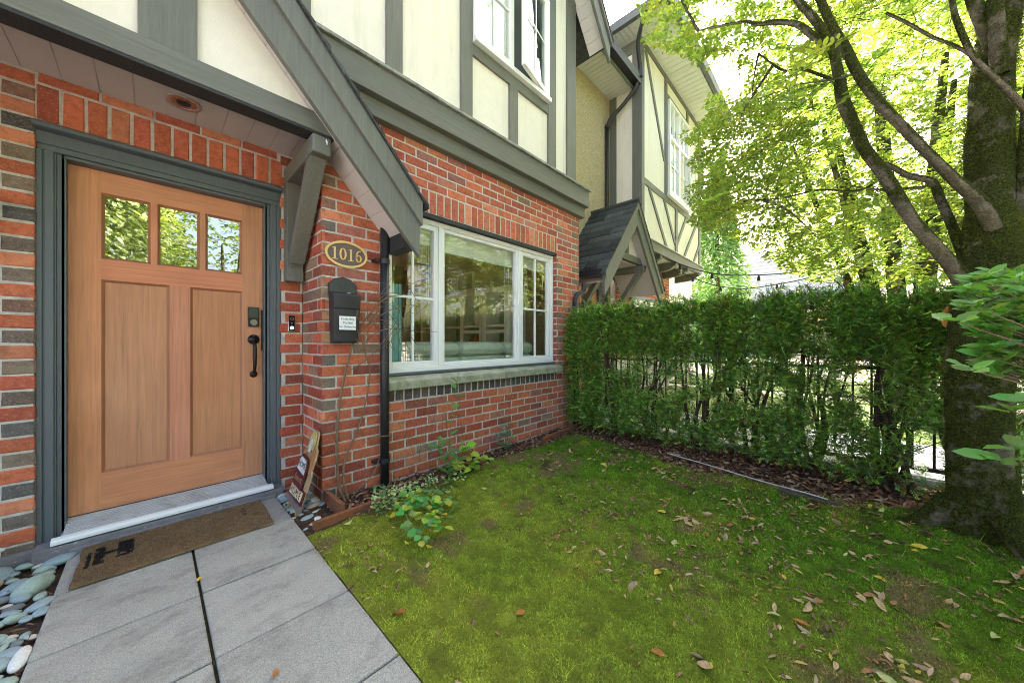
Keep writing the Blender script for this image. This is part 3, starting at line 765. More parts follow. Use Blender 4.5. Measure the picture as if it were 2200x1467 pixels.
g = MB(); g.box(7.0, 8.95, 3.13, 3.205, 2.05, 2.13); g.build('head_trim', M_CASE, nwo)
# upper window with an open sash
nu = thing('upper_window', None, None); nu.parent = nb; nu.location = Vector((8.3, 2.6, 5.3)) - Vector(nb.location)
f = MB(); frame_rect(f, 7.63, 8.92, 4.32, 6.33, .07, 2.60, 2.68); f.box(8.24, 8.31, 2.60, 2.68, 4.39, 6.26); f.box(7.70, 8.24, 2.602, 2.68, 5.50, 5.56); f.box(8.31, 8.85, 2.602, 2.68, 5.50, 5.56)
for xa, xb in ((7.70, 8.24), (8.31, 8.85)):
    m_ = (xa + xb) / 2
    f.box(m_ - .012, m_ + .012, 2.62, 2.64, 4.39, 6.26); f.box(xa, xb, 2.621, 2.639, 4.95, 4.975); 
f.build('frame', M_WHITE, nu)
f = MB(); f.box(7.60, 8.95, 2.58, 2.67, 4.242, 4.318); f.build('sill', M_WHITE, nu)
g = MB(); g.box(7.69, 8.25, 2.642, 2.648, 4.38, 6.27); g.box(8.30, 8.86, 2.642, 2.648, 5.52, 6.27); g.build('pane', M_GLASSF, nu)
c = MB(); hx, hy = 8.86, 2.60; a_ = R(50); dx, dy = -math.cos(a_), -math.sin(a_)
def swing(u0, u1, z0, z1, th=.04):
    nx, ny = math.sin(a_)*th, -math.cos(a_)*th
    p = [(hx + dx*u0, hy + dy*u0), (hx + dx*u1, hy + dy*u1), (hx + dx*u1 + nx, hy + dy*u1 + ny), (hx + dx*u0 + nx, hy + dy*u0 + ny)]
    c.prismZ(p, z0, z1)
swing(0, .06, 4.40, 5.5); swing(.46, .52, 4.40, 5.5); swing(.06, .46, 4.40, 4.46); swing(.06, .46, 5.44, 5.5); swing(.25, .268, 4.46, 5.44, .02)
c.build('casement', M_WHITE, nu)
# eaves: soffit, gutter, roof
e = MB(); n = 30
for i in range(n): e.box(NX0 - .42 + i*(NX1 + .9 - NX0)/n, NX0 - .42 + (i + .93)*(NX1 + .9 - NX0)/n, 2.08, NY - .0, 6.82, 6.84)
for i in range(9): e.box(NX0 - .42, NX0 - .0, NY + i*.085, NY + (i + .93)*.085, 6.82, 6.84)
e.box(NX0 - .42, NX1 + .45, 2.08, 3.6, 6.832, 6.85)
e.build('eave_soffit', M_SOFFW, nb)
e = MB(); e.prismX([(2.06, 6.80), (1.98, 6.80), (1.95, 6.92), (1.97, 6.93), (2.06, 6.94)], NX0 - .5, NX1 + .5)
e.prismY([(NX0 - .42, 6.80), (NX0 - .50, 6.80), (NX0 - .53, 6.92), (NX0 - .51, 6.93), (NX0 - .42, 6.94)], 1.95, 3.6)
e.build('eave_gutter', mat('grey_gutter', (.10, .115, .125), .4, .1, 8, .05, 40, .5), nb)
r = MB(); r.hexa([(NX0 - .46, 2.0, 6.94), (NX1 + .46, 2.0, 6.94), (NX1 + .46, 8, 6.94), (NX0 - .46, 8, 6.94), (NX0 + 1.2, 3.7, 7.9), (NX1 - 1.2, 3.7, 7.9), (NX1 - 1.2, 7, 7.9), (NX0 + 1.2, 7, 7.9)])
r.build('roof', M_SHING, nb)
q = MB(); q.box(NX0 + .0, 9.4, 8.0, 8.1, 0, 6.9); q.box(NX1 - .1, NX1, 3.4, 8, 2.9, 6.82); q.box(9.30, 9.36, 4.2, 8.0, 0, 2.9); q.build('rear_wall', M_CREAM, nb)
d = MB(); d.tube(catmull([(5.84, 2.4, 6.82), (5.86, 2.44, 6.72), (6.02, 2.6, 6.5), (6.22, 2.645, 6.2), (6.24, 2.645, 6.02)], 5), .038, 12); d.build('downpipe', M_BLACK, nb, smooth=True)

# porch of the neighbour
pn = thing('porch_gable', None, None); pn.parent = nb; pn.location = Vector((5.6, 2.5, 2.0)) - Vector(nb.location)
PGX, PAZ, PS, PHW, PGY = 5.60, 3.50, 1.17, 1.12, 2.43
def pr(o, X): return PAZ + o - PS * abs(X - PGX)
def nrake(mb, lo, hi, y0, y1, hw):
    for s in (1, -1):
        xe = PGX + s*hw
        P = [(PGX, pr(hi, PGX)), (xe, pr(hi, xe)), (xe, pr(lo, xe)), (PGX, pr(lo, PGX))]
        mb.prismY(P if s > 0 else P[::-1], y0, y1)
m_ = MB(); nrake(m_, -.42, -.15, PGY, PGY + .04, PHW - .015); m_.build('rake_board', M_TRIM, pn)
m_ = MB(); nrake(m_, -.15, -.03, PGY - .025, PGY + .04, PHW); m_.build('rake_trim', M_TRIM, pn)
m_ = MB()
for s in (1, -1):
    rows = 11
    for i in range(rows):
        a = (PHW + .05) * i / rows; b = (PHW + .05) * (i + 1.12) / rows
        y = PGY - .035
        while y < 3.33:
            wd = random.uniform(.10, .24); ye = min(y + wd, 3.34)
            m_.col = (random.uniform(.55, 1.45),) * 3; k = random.uniform(0, .006)
            P = [(PGX + s*a, pr(-.03, PGX + a) + .008), (PGX + s*b, pr(-.03, PGX + b) + .03 + k), (PGX + s*b, pr(-.03, PGX + b)), (PGX + s*a, pr(-.03, PGX + a))]
            m_.prismY(P if s > 0 else P[::-1], y, ye - .002); y = ye
m_.build('shingle_roof', M_SHING, pn)
m_ = MB(); m_.tube([(PGX, PGY - .035, PAZ + .0), (PGX, 3.34, PAZ + .0)], .035, 6); m_.build('ridge_cap', M_SHING, pn)
m_ = MB()
for s in (1, -1):
    for i in range(10):
        a = (PHW - .1) * i / 10; b = (PHW - .1) * (i + .96) / 10
        P = [(PGX + s*a, pr(-.30, PGX + a) + .02), (PGX + s*b, pr(-.30, PGX + b) + .02), (PGX + s*b, pr(-.30, PGX + b)), (PGX + s*a, pr(-.30, PGX + a))]
        m_.prismY(P if s > 0 else P[::-1], PGY + .041, 3.2)
m_.build('rake_soffit', M_SOFFIT, pn)
PTZ = 2.52
m_ = MB(); m_.box(PGX - .72, PGX + .62, PGY + .16, PGY + .24, PTZ, PTZ + .11); m_.build('tie_beam', M_TRIMH, pn, bevel=.003)
m_ = MB(); m_.box(PGX - .05, PGX + .04, PGY + .165, PGY + .20, PTZ + .11, pr(-.32, PGX)); m_.build('king_post', M_TRIM, pn)
m_ = MB(); m_.prismY([(PGX - .575, PTZ), (PGX + .575, PTZ), (PGX, pr(-.3, PGX))], PGY + .201, PGY + .235); m_.build('gable_panel', M_CREAM, pn)
m_ = MB(); m_.box(PGX - .8, PGX + .7, PGY + .24, 3.3, PTZ - .01, PTZ + .01); m_.build('porch_soffit', M_SOFFIT, pn)
for s, xs in ((1, PGX + .55), (-1, PGX - .62)):
    m_ = MB(); m_.box(xs - .055, xs + .055, PGY + .10, 3.30, PTZ - .12, PTZ - .011); m_.build('brace_beam', M_TRIM, pn, bevel=.01)
    m_ = MB(); m_.hexa([(xs - .045, 2.58, PTZ - .12), (xs + .045, 2.58, PTZ - .12), (xs + .045, 2.68, PTZ - .12), (xs - .045, 2.68, PTZ - .12)][::-1] + [(xs - .045, 3.17, 1.55), (xs + .045, 3.17, 1.55), (xs + .045, 3.25, 1.58), (xs - .045, 3.25, 1.58)][::-1]); m_.build('brace_strut', M_TRIM, pn)
    m_ = MB(); m_.box(xs - .055, xs + .055, 3.24, 3.335, 1.35, PTZ - .12); m_.build('brace_post', M_TRIM, pn)
m_ = MB(); m_.prismY([(PGX - PHW - .02, pr(-.12, PGX - PHW)), (PGX - PHW - .11, pr(-.12, PGX - PHW)), (PGX - PHW - .12, pr(-.02, PGX - PHW)), (PGX - PHW - .02, pr(-.02, PGX - PHW))], PGY + .03, 3.34)
m_.build('porch_gutter', M_BLACK, pn)
# neighbour's door
dn = thing('front_door', None, None); dn.parent = nb; dn.location = Vector((5.5, 3.3, .1)) - Vector(nb.location)
m_ = MB(); m_.box(4.92, 5.84, 3.335, 3.36, .1, 2.12); m_.build('door_leaf', [M_FIRV], dn)
m_ = MB(); m_.box(5.12, 5.25, 3.33, 3.334, 1.6, 2.0); m_.box(5.30, 5.46, 3.33, 3.334, 1.6, 2.0); m_.box(5.51, 5.66, 3.33, 3.334, 1.6, 2.0); m_.build('glass_light', M_GLASSD, dn)
m_ = MB(); m_.box(4.80, 4.918, 3.29, 3.35, 0, 2.25); m_.box(5.842, 5.95, 3.29, 3.35, 0, 2.25); m_.box(4.80, 5.95, 3.28, 3.35, 2.122, 2.27); m_.build('door_casing', M_CASE, dn)
# house block added to keep the sun off, mostly hidden by the bay
far = MB(); far.box(10.3, 15.5, 4.4, 10, -.1, 6.6)
fo = far.build('townhouse', M_CREAM); tag(fo, 'house block added behind the half timbered bay to keep the sun off', 'house')
fr_ = MB(); fr_.hexa([(10.1, 4.0, 6.6), (15.8, 4.0, 6.6), (15.8, 10.2, 6.6), (10.1, 10.2, 6.6), (11, 6.5, 8.2), (15, 6.5, 8.2), (15, 8, 8.2), (11, 8, 8.2)]); fr_.build('roof', M_SHING, fo)

# ================================================================ things fixed to the front wall
# oval number plaque
pq = thing('number_plaque', 'oval bronze house number plaque with gold rim reading 1016 on the brick pier', 'house number', (.985, YB, 1.768))
C_ = Vector((.985, YB - .014, 1.768))
M_GOLD = mat('gold_paint', (.78, .52, .20), .4, .08, 20, .1, 80, .5)
M_BRZ = mat('bronze_plate', (.16, .12, .10), .5, .15, 60, .4, 260, .4)
m_ = MB(); m_.disc(C_ + Vector((0, .014, 0)), (0, -1, 0), .146, .014, 48, .093); m_.build('plate', M_BRZ, pq)
m_ = MB(); m_.ring(C_ - Vector((0, .0, 0)), (0, -1, 0), .134, .150, .006, 56, .097/.150); m_.build('rim', M_GOLD, pq, smooth=False)
def digit(mb, kind, cx, cz, w, h, y):
    y0, y1 = y - .005, y
    def strip(pts, ws):     # ribbon with variable width in the XZ plane
        n = len(pts); Lp, Rp = [], []
        for i, p in enumerate(pts):
            a = Vector(pts[max(i-1, 0)]); b = Vector(pts[min(i+1, n-1)]); d = (b - a).normalized(); nn = Vector((-d.y, d.x)) * ws[i] / 2
            Lp.append((p[0] + nn.x, p[1] + nn.y)); Rp.append((p[0] - nn.x, p[1] - nn.y))
        for i in range(n - 1): mb.prismY([Lp[i], Lp[i+1], Rp[i+1], Rp[i]], y0, y1)
    if kind == '1':
        mb.prismY([(cx - .14*w, cz - h/2 + .05*h), (cx + .14*w, cz - h/2 + .05*h), (cx + .14*w, cz + h/2), (cx - .02*w, cz + h/2), (cx - .14*w, cz + .44*h)], y0, y1)
        mb.prismY([(cx - .42*w, cz - h/2), (cx + .42*w, cz - h/2), (cx + .42*w, cz - h/2 + .05*h), (cx - .42*w, cz - h/2 + .05*h)], y0, y1)
        mb.prismY([(cx - .40*w, cz + .36*h), (cx - .141*w, cz + .40*h), (cx - .141*w, cz + .46*h), (cx - .40*w, cz + .40*h)], y0, y1)
    elif kind == '0':
        n = 28; pts, ws = [], []
        for i in range(n + 1):
            t = 2*math.pi*i/n; pts.append((cx + .40*w*math.cos(t), cz + .455*h*math.sin(t))); ws.append(.05*h + .17*w*abs(math.cos(t)))
        strip(pts, ws)
    else:
        n = 26; pts, ws = [], []
        for i in range(n + 1):
            t = 2*math.pi*i/n; pts.append((cx + .37*w*math.cos(t), cz - .19*h + .27*h*math.sin(t))); ws.append(.05*h + .14*w*abs(math.cos(t)))
        strip(pts, ws)
        pts = [(cx - .375*w, cz - .19*h), (cx - .375*w, cz + .02*h), (cx - .30*w, cz + .22*h), (cx - .12*w, cz + .39*h), (cx + .14*w, cz + .465*h), (cx + .36*w, cz + .47*h)]
        strip(pts, [.19*w, .2*w, .2*w, .17*w, .12*w, .06*h])
m_ = MB()
for k, ch in enumerate('1016'): digit(m_, ch, .985 - .084 + k*.0565, 1.768, .046, .088, YB - .0135)
m_.build('numerals', M_GOLD, pq)

# mailbox
mbx = thing('mailbox', 'black wall mailbox with its lid raised and a white delivery label', 'mailbox', (.955, YB - .05, 1.29))
M_PLAS = mat('black_moulded_plastic', (.028, .028, .032), .45, .12, 30, .2, 200, .45, stretch=(4, 4, 60))
X0, X1 = .862, 1.050; XM = (X0 + X1) / 2
m_ = MB()
prof = [(YB - .004, 1.118), (YB - .075, 1.118), (YB - .088, 1.13), (YB - .100, 1.27), (YB - .102, 1.36), (YB - .108, 1.365), (YB - .116, 1.455), (YB - .110, 1.468), (YB - .004, 1.492)]
def bow(x): return 1 + .14 * (1 - ((x - XM) / (X1 - XM))**2)
xs = [X0 + (X1 - X0) * i / 12 for i in range(13)]; k = len(prof); vs = []
for x in xs:
    tp = 1.0
    for (y, z) in prof:
        xx = XM + (x - XM) * (.90 + .10 * (z - 1.118) / .36)
        vs.append((xx, YB - (YB - y) * bow(x) * .94, z))
fs = []
for i in range(12):
    for j in range(k): fs.append((i*k + j, i*k + (j+1) % k, (i+1)*k + (j+1) % k, (i+1)*k + j))
fs += [tuple(range(k-1, -1, -1)), tuple(12*k + j for j in range(k))]
m_.add(vs, fs); m_.build('box_body', M_PLAS, mbx, bevel=.004)
m_ = MB(); arch = [(X0 - .004, 1.47), (X1 + .004, 1.47), (X1 + .004, 1.545), (X1 - .035, 1.582), (XM, 1.600), (X0 + .035, 1.582), (X0 - .004, 1.545)]
m_.prismY(arch, YB - .022, YB - .004); 
m_.build('lid', M_PLAS, mbx, bevel=.004)
m_ = MB(); m_.prismY([(XM + (x - XM)*.9, 1.532 + (z - 1.532)*.86) for x, z in arch], YB - .0245, YB - .0222); m_.build('lid_panel', mat('faded_plastic', (.07, .07, .06), .6, .3, 8, .2, 120, .3), mbx)
m_ = MB(); m_.disc((XM + .015, YB - .085, 1.476), (0, -.2, 1), .012, .004, 16); m_.build('lock', M_ALU, mbx)
lb = MB(); lb.box(.895, 1.008, YB - .1185, YB - .1165, 1.212, 1.308); lb.build('label_plate', mat('white_label', (.82, .82, .83), .5, .02, 5, 0), mbx)
M_INK = mat('black_ink', (.02, .02, .025), .6, .1, 5, 0)
for i, s in enumerate(('Kindly Ring', 'The Bell', 'for Deliveries')):
    put_text('lettering', s, .022, (.9515, YB - .1188, 1.288 - i*.027), (1, 0, 0), (0, 0, 1), M_INK, mbx, .92, .0004)

# doorbell
db = thing('video_doorbell', 'slim black video doorbell with lit round button on narrow brick strip', 'doorbell', (.742, YD - .02, 1.27))
m_ = MB(); m_.box(.718, .765, YD - .022, YD - .002, 1.207, 1.285); m_.build('housing', mat('satin_nickel', (.55, .53, .5), .35, .1, 10, 0, metal=.7), db, bevel=.005)
m_ = MB(); m_.box(.722, .761, YD - .0255, YD - .0222, 1.212, 1.330); m_.build('face', mat('gloss_black', (.008, .008, .008), .12, .1, 5, 0), db, bevel=.003)
m_ = MB(); m_.disc((.7415, YD - .0257, 1.235), (0, -1, 0), .0125, .002, 24)
mm, nt, out = _nt('lit_button'); e_ = N(nt, 'ShaderNodeEmission'); e_.inputs[0].default_value = (.55, 1, .8, 1); e_.inputs[1].default_value = .55; L(nt, e_.outputs[0], out.inputs[0])
m_.build('button', mm, db)
m_ = MB(); m_.ring((.7415, YD - .0257, 1.305), (0, -1, 0), .007, .013, .002, 24); m_.disc((.7415, YD - .0257, 1.272), (0, -1, 0), .006, .0015, 16); m_.build('camera_lens', mat('lens_ring', (.12, .12, .12), .3, .1, 5, 0), db)

# wall lantern at the frame's edge
wl = thing('wall_lantern', 'black wall lantern on the brick left of the front door', 'lantern', (-.615, YD, 1.78))
m_ = MB(); m_.box(-.66, -.57, YD - .03, YD - .002, 1.70, 1.86); m_.tube([(-.615, YD - .03, 1.80), (-.615, YD - .09, 1.83), (-.615, YD - .11, 1.80)], .010, 8); m_.build('bracket', M_IRON, wl)
m_ = MB(); m_.add([(-.69, YD - .185, 1.785), (-.54, YD - .185, 1.785), (-.54, YD - .035, 1.785), (-.69, YD - .035, 1.785), (-.615, YD - .11, 1.86)], [(0, 3, 2, 1), (0, 1, 4), (1, 2, 4), (2, 3, 4), (3, 0, 4)]); m_.build('roof', M_IRON, wl)
m_ = MB(); 
for sx in (-1, 1):
    for sy in (-1, 1): m_.box(-.615 + sx*.05 - .005, -.615 + sx*.05 + .005, YD - .11 + sy*.05 - .005, YD - .11 + sy*.05 + .005, 1.60, 1.785)
m_.box(-.675, -.555, YD - .17, YD - .05, 1.59, 1.605); m_.build('cage', M_IRON, wl)

# ================================================================ doormat
M_COIR = None
def coir():
    m, nt, out = _nt('coir_mat'); p = N(nt, 'ShaderNodeBsdfPrincipled'); L(nt, p.outputs[0], out.inputs[0])
    n1 = noise(nt, 5, 6, .75); n2 = noise(nt, 220, 3, .8)
    c = ramp(nt, n1.outputs['Fac'], [(.3, (.12, .085, .06)), (.5, (.24, .155, .08)), (.72, (.30, .19, .095))]).outputs['Color']
    c = mixc(nt, 1.0, c, ramp(nt, n2.outputs['Fac'], [(.3, (.55, .55, .55)), (.7, (1.2, 1.15, 1.1))]).outputs['Color'], 'MULTIPLY')
    a = N(nt, 'ShaderNodeAttribute'); a.attribute_name = 'col'; c = mixc(nt, 1.0, c, a.outputs['Color'], 'MULTIPLY')
    L(nt, c, p.inputs['Base Color']); p.inputs['Roughness'].default_value = .95; p.inputs['Specular IOR Level'].default_value = .1
    L(nt, bump(nt, n2.outputs['Fac'], .9, .01), p.inputs['Normal']); return m
M_COIR = coir()
dm = thing('doormat', 'worn brown coir doormat with a faded black H before the front door', 'doormat', (.135, 2.74, 0))
a = 150; b_ = 84; X0, X1, Y0, Y1 = -.262, .522, 2.525, 2.955
gx, gy = np.meshgrid(np.linspace(X0, X1, a), np.linspace(Y0, Y1, b_), indexing='ij')
gx = gx + (fbm(gx*9, gy*9, 3) - .47)*.02; gy = gy + (fbm(gx*8, gy*8, 5) - .47)*.022
gzv = .017 + (fbm(gx*40, gy*40, 8) - .5)*.006
edge = np.zeros_like(gzv); edge[0, :] = edge[-1, :] = 1; edge[:, 0] = edge[:, -1] = 1
gzv = np.where(edge > 0, .003, gzv)
V = np.stack([gx, gy, gzv], -1).reshape(-1, 3)
i, j = np.meshgrid(np.arange(a-1), np.arange(b_-1), indexing='ij'); i = i.ravel(); j = j.ravel()
Fq = np.stack([i*b_ + j, (i+1)*b_ + j, (i+1)*b_ + j+1, i*b_ + j+1], 1)
fcx, fcy = V[Fq].mean(1)[:, 0], V[Fq].mean(1)[:, 1]
def hmark(x, y): return (((x > -.234) & (x < -.220) & (y > 2.67) & (y < 2.86)) | ((x > -.210) & (x < -.172) & (y > 2.68) & (y < 2.88)) | ((x > -.130) & (x < -.070) & (y > 2.70) & (y < 2.89)) | ((x > -.175) & (x < -.128) & (y > 2.776) & (y < 2.808)))
mcol = np.where((hmark(fcx, fcy) & (fbm(fcx*30, fcy*30, 2) > .26))[:, None], .14, 1.0)*np.ones((len(Fq), 3))
base_o = np_mesh('mat_base', V, Fq, M_COIR, mcol, dm, True)
# coir fibres, dyed black where the letters were printed (only the H is left, the rest has worn to a trace)
n = 26000
px = rng.uniform(X0 + .008, X1 - .008, n); py = rng.uniform(Y0 + .008, Y1 - .008, n)
def rect(x0, x1, y0, y1): return (px > x0) & (px < x1) & (py > y0) & (py < y1)
inkH = hmark(px, py)
inkE = rect(.40, .49, 2.72, 2.735) | rect(.41, .50, 2.80, 2.815) | rect(.40, .42, 2.72, 2.87)
wear = fbm(px*30, py*30, 2)
ink = (inkH & (wear > .26)) | (inkE & (wear > .55))
base = np.array([[.98, .62, .36]]) * rng.uniform(.45, 1.25, (n, 1)); base = base * (0.72 + .6*fbm(px*6, py*6, 4))[:, None]
colr = np.where(ink[:, None], np.array([[.06, .07, .085]]) * rng.uniform(.5, 1.6, (n, 1)), base)
d = unit(np.stack([rng.normal(0, .8, n), rng.normal(0, .8, n), rng.uniform(.4, 1.1, n)], 1))
P = np.stack([px, py, np.full(n, .014)], 1); s = np.cross(d, np.array([[.3, .5, .2]])); s = unit(s) * .0012
L_ = rng.uniform(.008, .015, (n, 1))
V = np.stack([P - s, P + s, P + d*L_], 1).reshape(-1, 3); Fq = np.arange(3*n).reshape(-1, 3)
M_FIB = mat('coir_fibre', (.32, .32, .32), .9, .1, 6, 0, attr=True, spec=.1)
np_mesh('coir_pile', V, Fq, M_FIB, colr, dm)['kind'] = 'stuff'

# ================================================================ leaning wooden welcome board
sg = thing('welcome_sign', 'small painted wooden autumn sign leaning in the corner beside the door', 'sign', (.74, 2.65, .03))
o_ = Vector((.668, 2.655, .045)); tilt = math.atan2(.135, .44)
sU = Vector((0, -1, 0)); sV = Vector((math.sin(tilt), 0, math.cos(tilt))); sN = sU.cross(sV)   # sN faces the path (-X)
if sN.x > 0: sN = -sN
def SP(u, v, w): return o_ + sU*u + sV*v + sN*w
def splate(name, poly, w0, w1, material, k=1.0):
    m = MB(); n = len(poly)
    m.add([SP(u*k, v, w0) for u, v in poly] + [SP(u*k, v, w1) for u, v in poly], [tuple(range(n)), tuple(range(2*n-1, n-1, -1))] + [(i, i+n, (i+1) % n + n, (i+1) % n) for i in range(n)])
    return m.build(name, material, sg)
M_RAW = mat('raw_wood_edge', (.40, .27, .15), .8, .2, 12, .3, 60, .2)
def pm(nm, c): return mat(nm, c, .75, .22, 14, .3, 60, .2, dirt=sc(c, .6), dscale=18, dlo=.58)
splate('backboard', [(-.13, .05), (.14, .02), (.145, .20), (.12, .23), (.13, .30), (.115, .36), (.085, .375), (.07, .40), (.055, .455), (.03, .475), (-.03, .475), (-.06, .44), (-.07, .37), (-.095, .35), (-.12, .31), (-.115, .22), (-.13, .20)], 0, .010, M_RAW)
splate('pumpkin_shape', [(.02, .20), (.11, .21), (.12, .29), (.105, .35), (.075, .362), (.03, .345)], .0102, .014, pm('orange_paint', (.42, .19, .07)))
splate('pumpkin_shape', [(-.105, .22), (-.04, .22), (-.03, .34), (-.065, .355), (-.10, .315)], .0102, .014, pm('orange_paint', (.42, .19, .07)))
splate('cob_shape', [(-.055, .35), (.06, .35), (.065, .40), (.05, .45), (.025, .468), (-.025, .468), (-.05, .43)], .0145, .019, pm('straw_paint', (.52, .42, .16)))
splate('tag_shape', [(-.022, .33), (.025, .33), (.02, .40), (.0, .42), (-.02, .40)], .0192, .022, pm('grey_paint', (.5, .52, .55)))
splate('truck_body', [(-.105, .115), (.085, .095), (.09, .20), (.075, .265), (.045, .295), (-.065, .305), (-.095, .275), (-.105, .21)], .0225, .030, pm('maroon_paint', (.10, .025, .03)))
splate('windscreen', [(-.085, .205), (.072, .19), (.062, .255), (.04, .278), (-.06, .288), (-.08, .265)], .0302, .033, pm('chalk_paint', (.62, .62, .60)))
for u in (-.105, -.045, .015, .082): splate('letter_tile', [(u - .026, .035), (u + .026, .032), (u + .028, .088), (u - .024, .092)], .0142, .020, pm('cream_tile_paint', (.68, .56, .36)))
splate('band', [(-.14, .005), (.145, -.012), (.147, .10), (-.135, .11)], .0102, .014, pm('maroon_paint', (.10, .025, .03)))
splate('ledge', [(-.145, -.002), (.15, -.022), (.15, .012), (-.145, .03)], .0, .030, mat('weathered_ledge', (.20, .15, .14), .8, .2, 14, .3, 60, .2))
splate('stake', [(-.105, -.10), (-.08, -.10), (-.08, .0), (-.105, .0)], .002, .012, M_RAW); splate('stake', [(.075, -.10), (.105, -.10), (.105, -.01), (.075, -.01)], .002, .012, M_RAW)
for u, ch in ((-.105, 'H'), (-.045, 'O'), (.015, 'M'), (.082, 'E')): put_text('lettering', ch, .062, SP(u, .061, .0204), sU, sV, pm('maroon_letter', (.09, .02, .02)), sg, 1, .0006)
put_text('lettering', 'HOME', .052, SP(-.005, .240, .0334), sU, sV, M_INK, sg, 1, .0005)
put_text('lettering', 'Sweet', .062, SP(-.008, .152, .0305), sU, sV, pm('tan_letter', (.42, .2, .07)), sg, 1, .0005)

# ================================================================ living room behind the bay window
room = MB(); rx0, rx1, ry0, ry1 = .95, 4.02, YB + .16, 6.6
room.slot = 0
room.box(1.98, rx1, ry1, ry1 + .05, -.1, 2.62); room.box(rx0, 1.98, ry1, ry1 + .05, 2.3, 2.62); room.box(rx0, 1.98, ry1, ry1 + .05, -.1, .12); room.box(rx0 - .05, rx0, ry0, ry1, -.1, 2.62); room.box(rx1, rx1 + .04, ry0, ry1, -.1, 2.62)  # opening in the end wall added to brighten the room with daylight
room.box(rx0, 1.285, YB + .13, ry0, -.1, 2.62); room.box(3.605, rx1, YB + .13, ry0, -.1, 2.62); room.box(1.285, 3.605, YB + .13, ry0, -.1, .84); room.box(1.285, 3.605, YB + .14, ry0, 2.28, 2.62)
room.slot = 1; room.box(rx0, rx1, ry0, ry1, 2.62, 2.66)
room.slot = 2; room.box(rx0, rx1, ry0, ry1, .08, .12)
room.build('living_room', [mat('ochre_wall', (.36, .24, .15), .85, .06, 3, .05, 60, .2), mat('warm_ceiling', (.50, .36, .24), .85, .05, 3, 0), mat('oak_floor', (.40, .26, .15), .4, .2, 6, .05, 40, .4, stretch=(2, 20, 2))], house)
hall = MB(); hall.box(-.6, .9, 3.34, 3.38, 0, 2.4); hall.build('dark_hall_sheet', M_DARKROOM, house)  # flat dark sheet, the dimness of the hall is put into its colour
sf = thing('sofa', 'pale sage leather sofa seen from behind through the bay window', 'sofa', (2.6, 3.3, .12))
M_LEA = mat('sage_leather', (.74, .80, .66), .45, .06, 6, .15, 60, .4)
for i, (a0, a1) in enumerate(((1.66, 2.35), (2.36, 3.05), (3.06, 3.60))):
    m_ = MB(); m_.box(a0, a1, 3.02, 3.24, .45, .965); m_.build('back_cushion', M_LEA, sf, bevel=.05)
    m_ = MB(); m_.box(a0, a1, 3.0, 3.26, .968, 1.125); m_.build('head_cushion', M_LEA, sf, bevel=.07)
m_ = MB(); m_.box(1.62, 3.66, 2.98, 3.90, .2, .50); m_.build('base', M_LEA, sf, bevel=.04)
m_ = MB(); m_.box(1.56, 1.72, 2.96, 3.9, .2, .92); m_.build('arm', M_LEA, sf, bevel=.06)
m_ = MB(); m_.box(3.62, 3.78, 2.96, 3.9, .2, .92); m_.build('arm', M_LEA, sf, bevel=.06)
M_TEAL = mat('teal_paint', (.30, .60, .57), .5, .08, 6, .1, 40, .4)
tl = thing('folding_screen', 'teal painted wooden screen standing at the left edge of the bay window', 'screen', (1.45, 2.9, .12))
m_ = MB(); m_.box(1.42, 1.505, 2.83, 2.86, .12, 1.64); m_.build('panel', M_TEAL, tl, bevel=.004)
m_ = MB(); m_.box(1.508, 1.535, 2.825, 2.865, .12, 1.64); m_.build('stile', M_TEAL, tl, bevel=.003)
cb = thing('display_cabinet', 'cream glazed display cabinet along the living room side wall', 'cabinet', (3.8, 4.6, .12))
M_CAB = mat('cream_cabinet', (.80, .77, .68), .5, .05, 5, 0)
CBX = 3.66
m_ = MB()
for y in (3.55, 4.12, 4.70, 5.30, 5.95): m_.box(CBX, 4.0, y - .03, y + .03, .12, 1.98)
for z in (.12, .62, .98, 1.36, 1.94): m_.box(CBX + .01, 4.0, 3.58, 5.92, z, z + .035)
m_.build('carcass', M_CAB, cb); m_ = MB(); m_.box(3.99, 4.01, 3.55, 5.95, .12, 1.97); m_.build('back_panel', mat('cabinet_back', (.30, .25, .19), .7, .1, 5, 0), cb)
for y in (3.58, 4.15):
    m_ = MB(); m_.box(CBX - .02, CBX, y, y + .05, .64, 1.94); m_.box(CBX - .02, CBX, y + .46, y + .51, .64, 1.94); m_.box(CBX - .02, CBX, y + .05, y + .46, .64, .69); m_.box(CBX - .02, CBX, y + .05, y + .46, 1.89, 1.94); m_.box(CBX - .02, CBX, y + .05, y + .46, 1.26, 1.31); m_.build('door_frame', M_CAB, cb)
for k in range(34):
    y = random.uniform(3.65, 5.85); z = random.choice([.655, 1.015, 1.015, 1.395]); h = random.uniform(.07, .24)
    if min(abs(y - q) for q in (3.55, 4.12, 4.70, 5.30, 5.95)) < .1: continue
    c = random.choice([(.6, .06, .05), (.6, .42, .36), (.12, .2, .4), (.6, .36, .1), (.25, .25, .25), (.75, .7, .6)]); x = random.uniform(3.76, 3.86)
    m_ = MB(); m_.tube([(x, y, z), (x, y, z + h*.5), (x, y, z + h)], [random.uniform(.03, .06), random.uniform(.05, .08), random.uniform(.02, .05)], 10)
    o = m_.build('ornament', mat('ornament_glaze_%d' % int(c[0]*100 + c[1]*1000), c, .4, .1, 8, 0))
    tag(o, 'small ornament standing on a shelf of the display cabinet indoors', 'ornament', 'ornaments on the display cabinet shelves')
wa = thing('wall_picture', 'framed picture hanging above the display cabinet indoors', 'picture', (4.0, 5.0, 2.2))
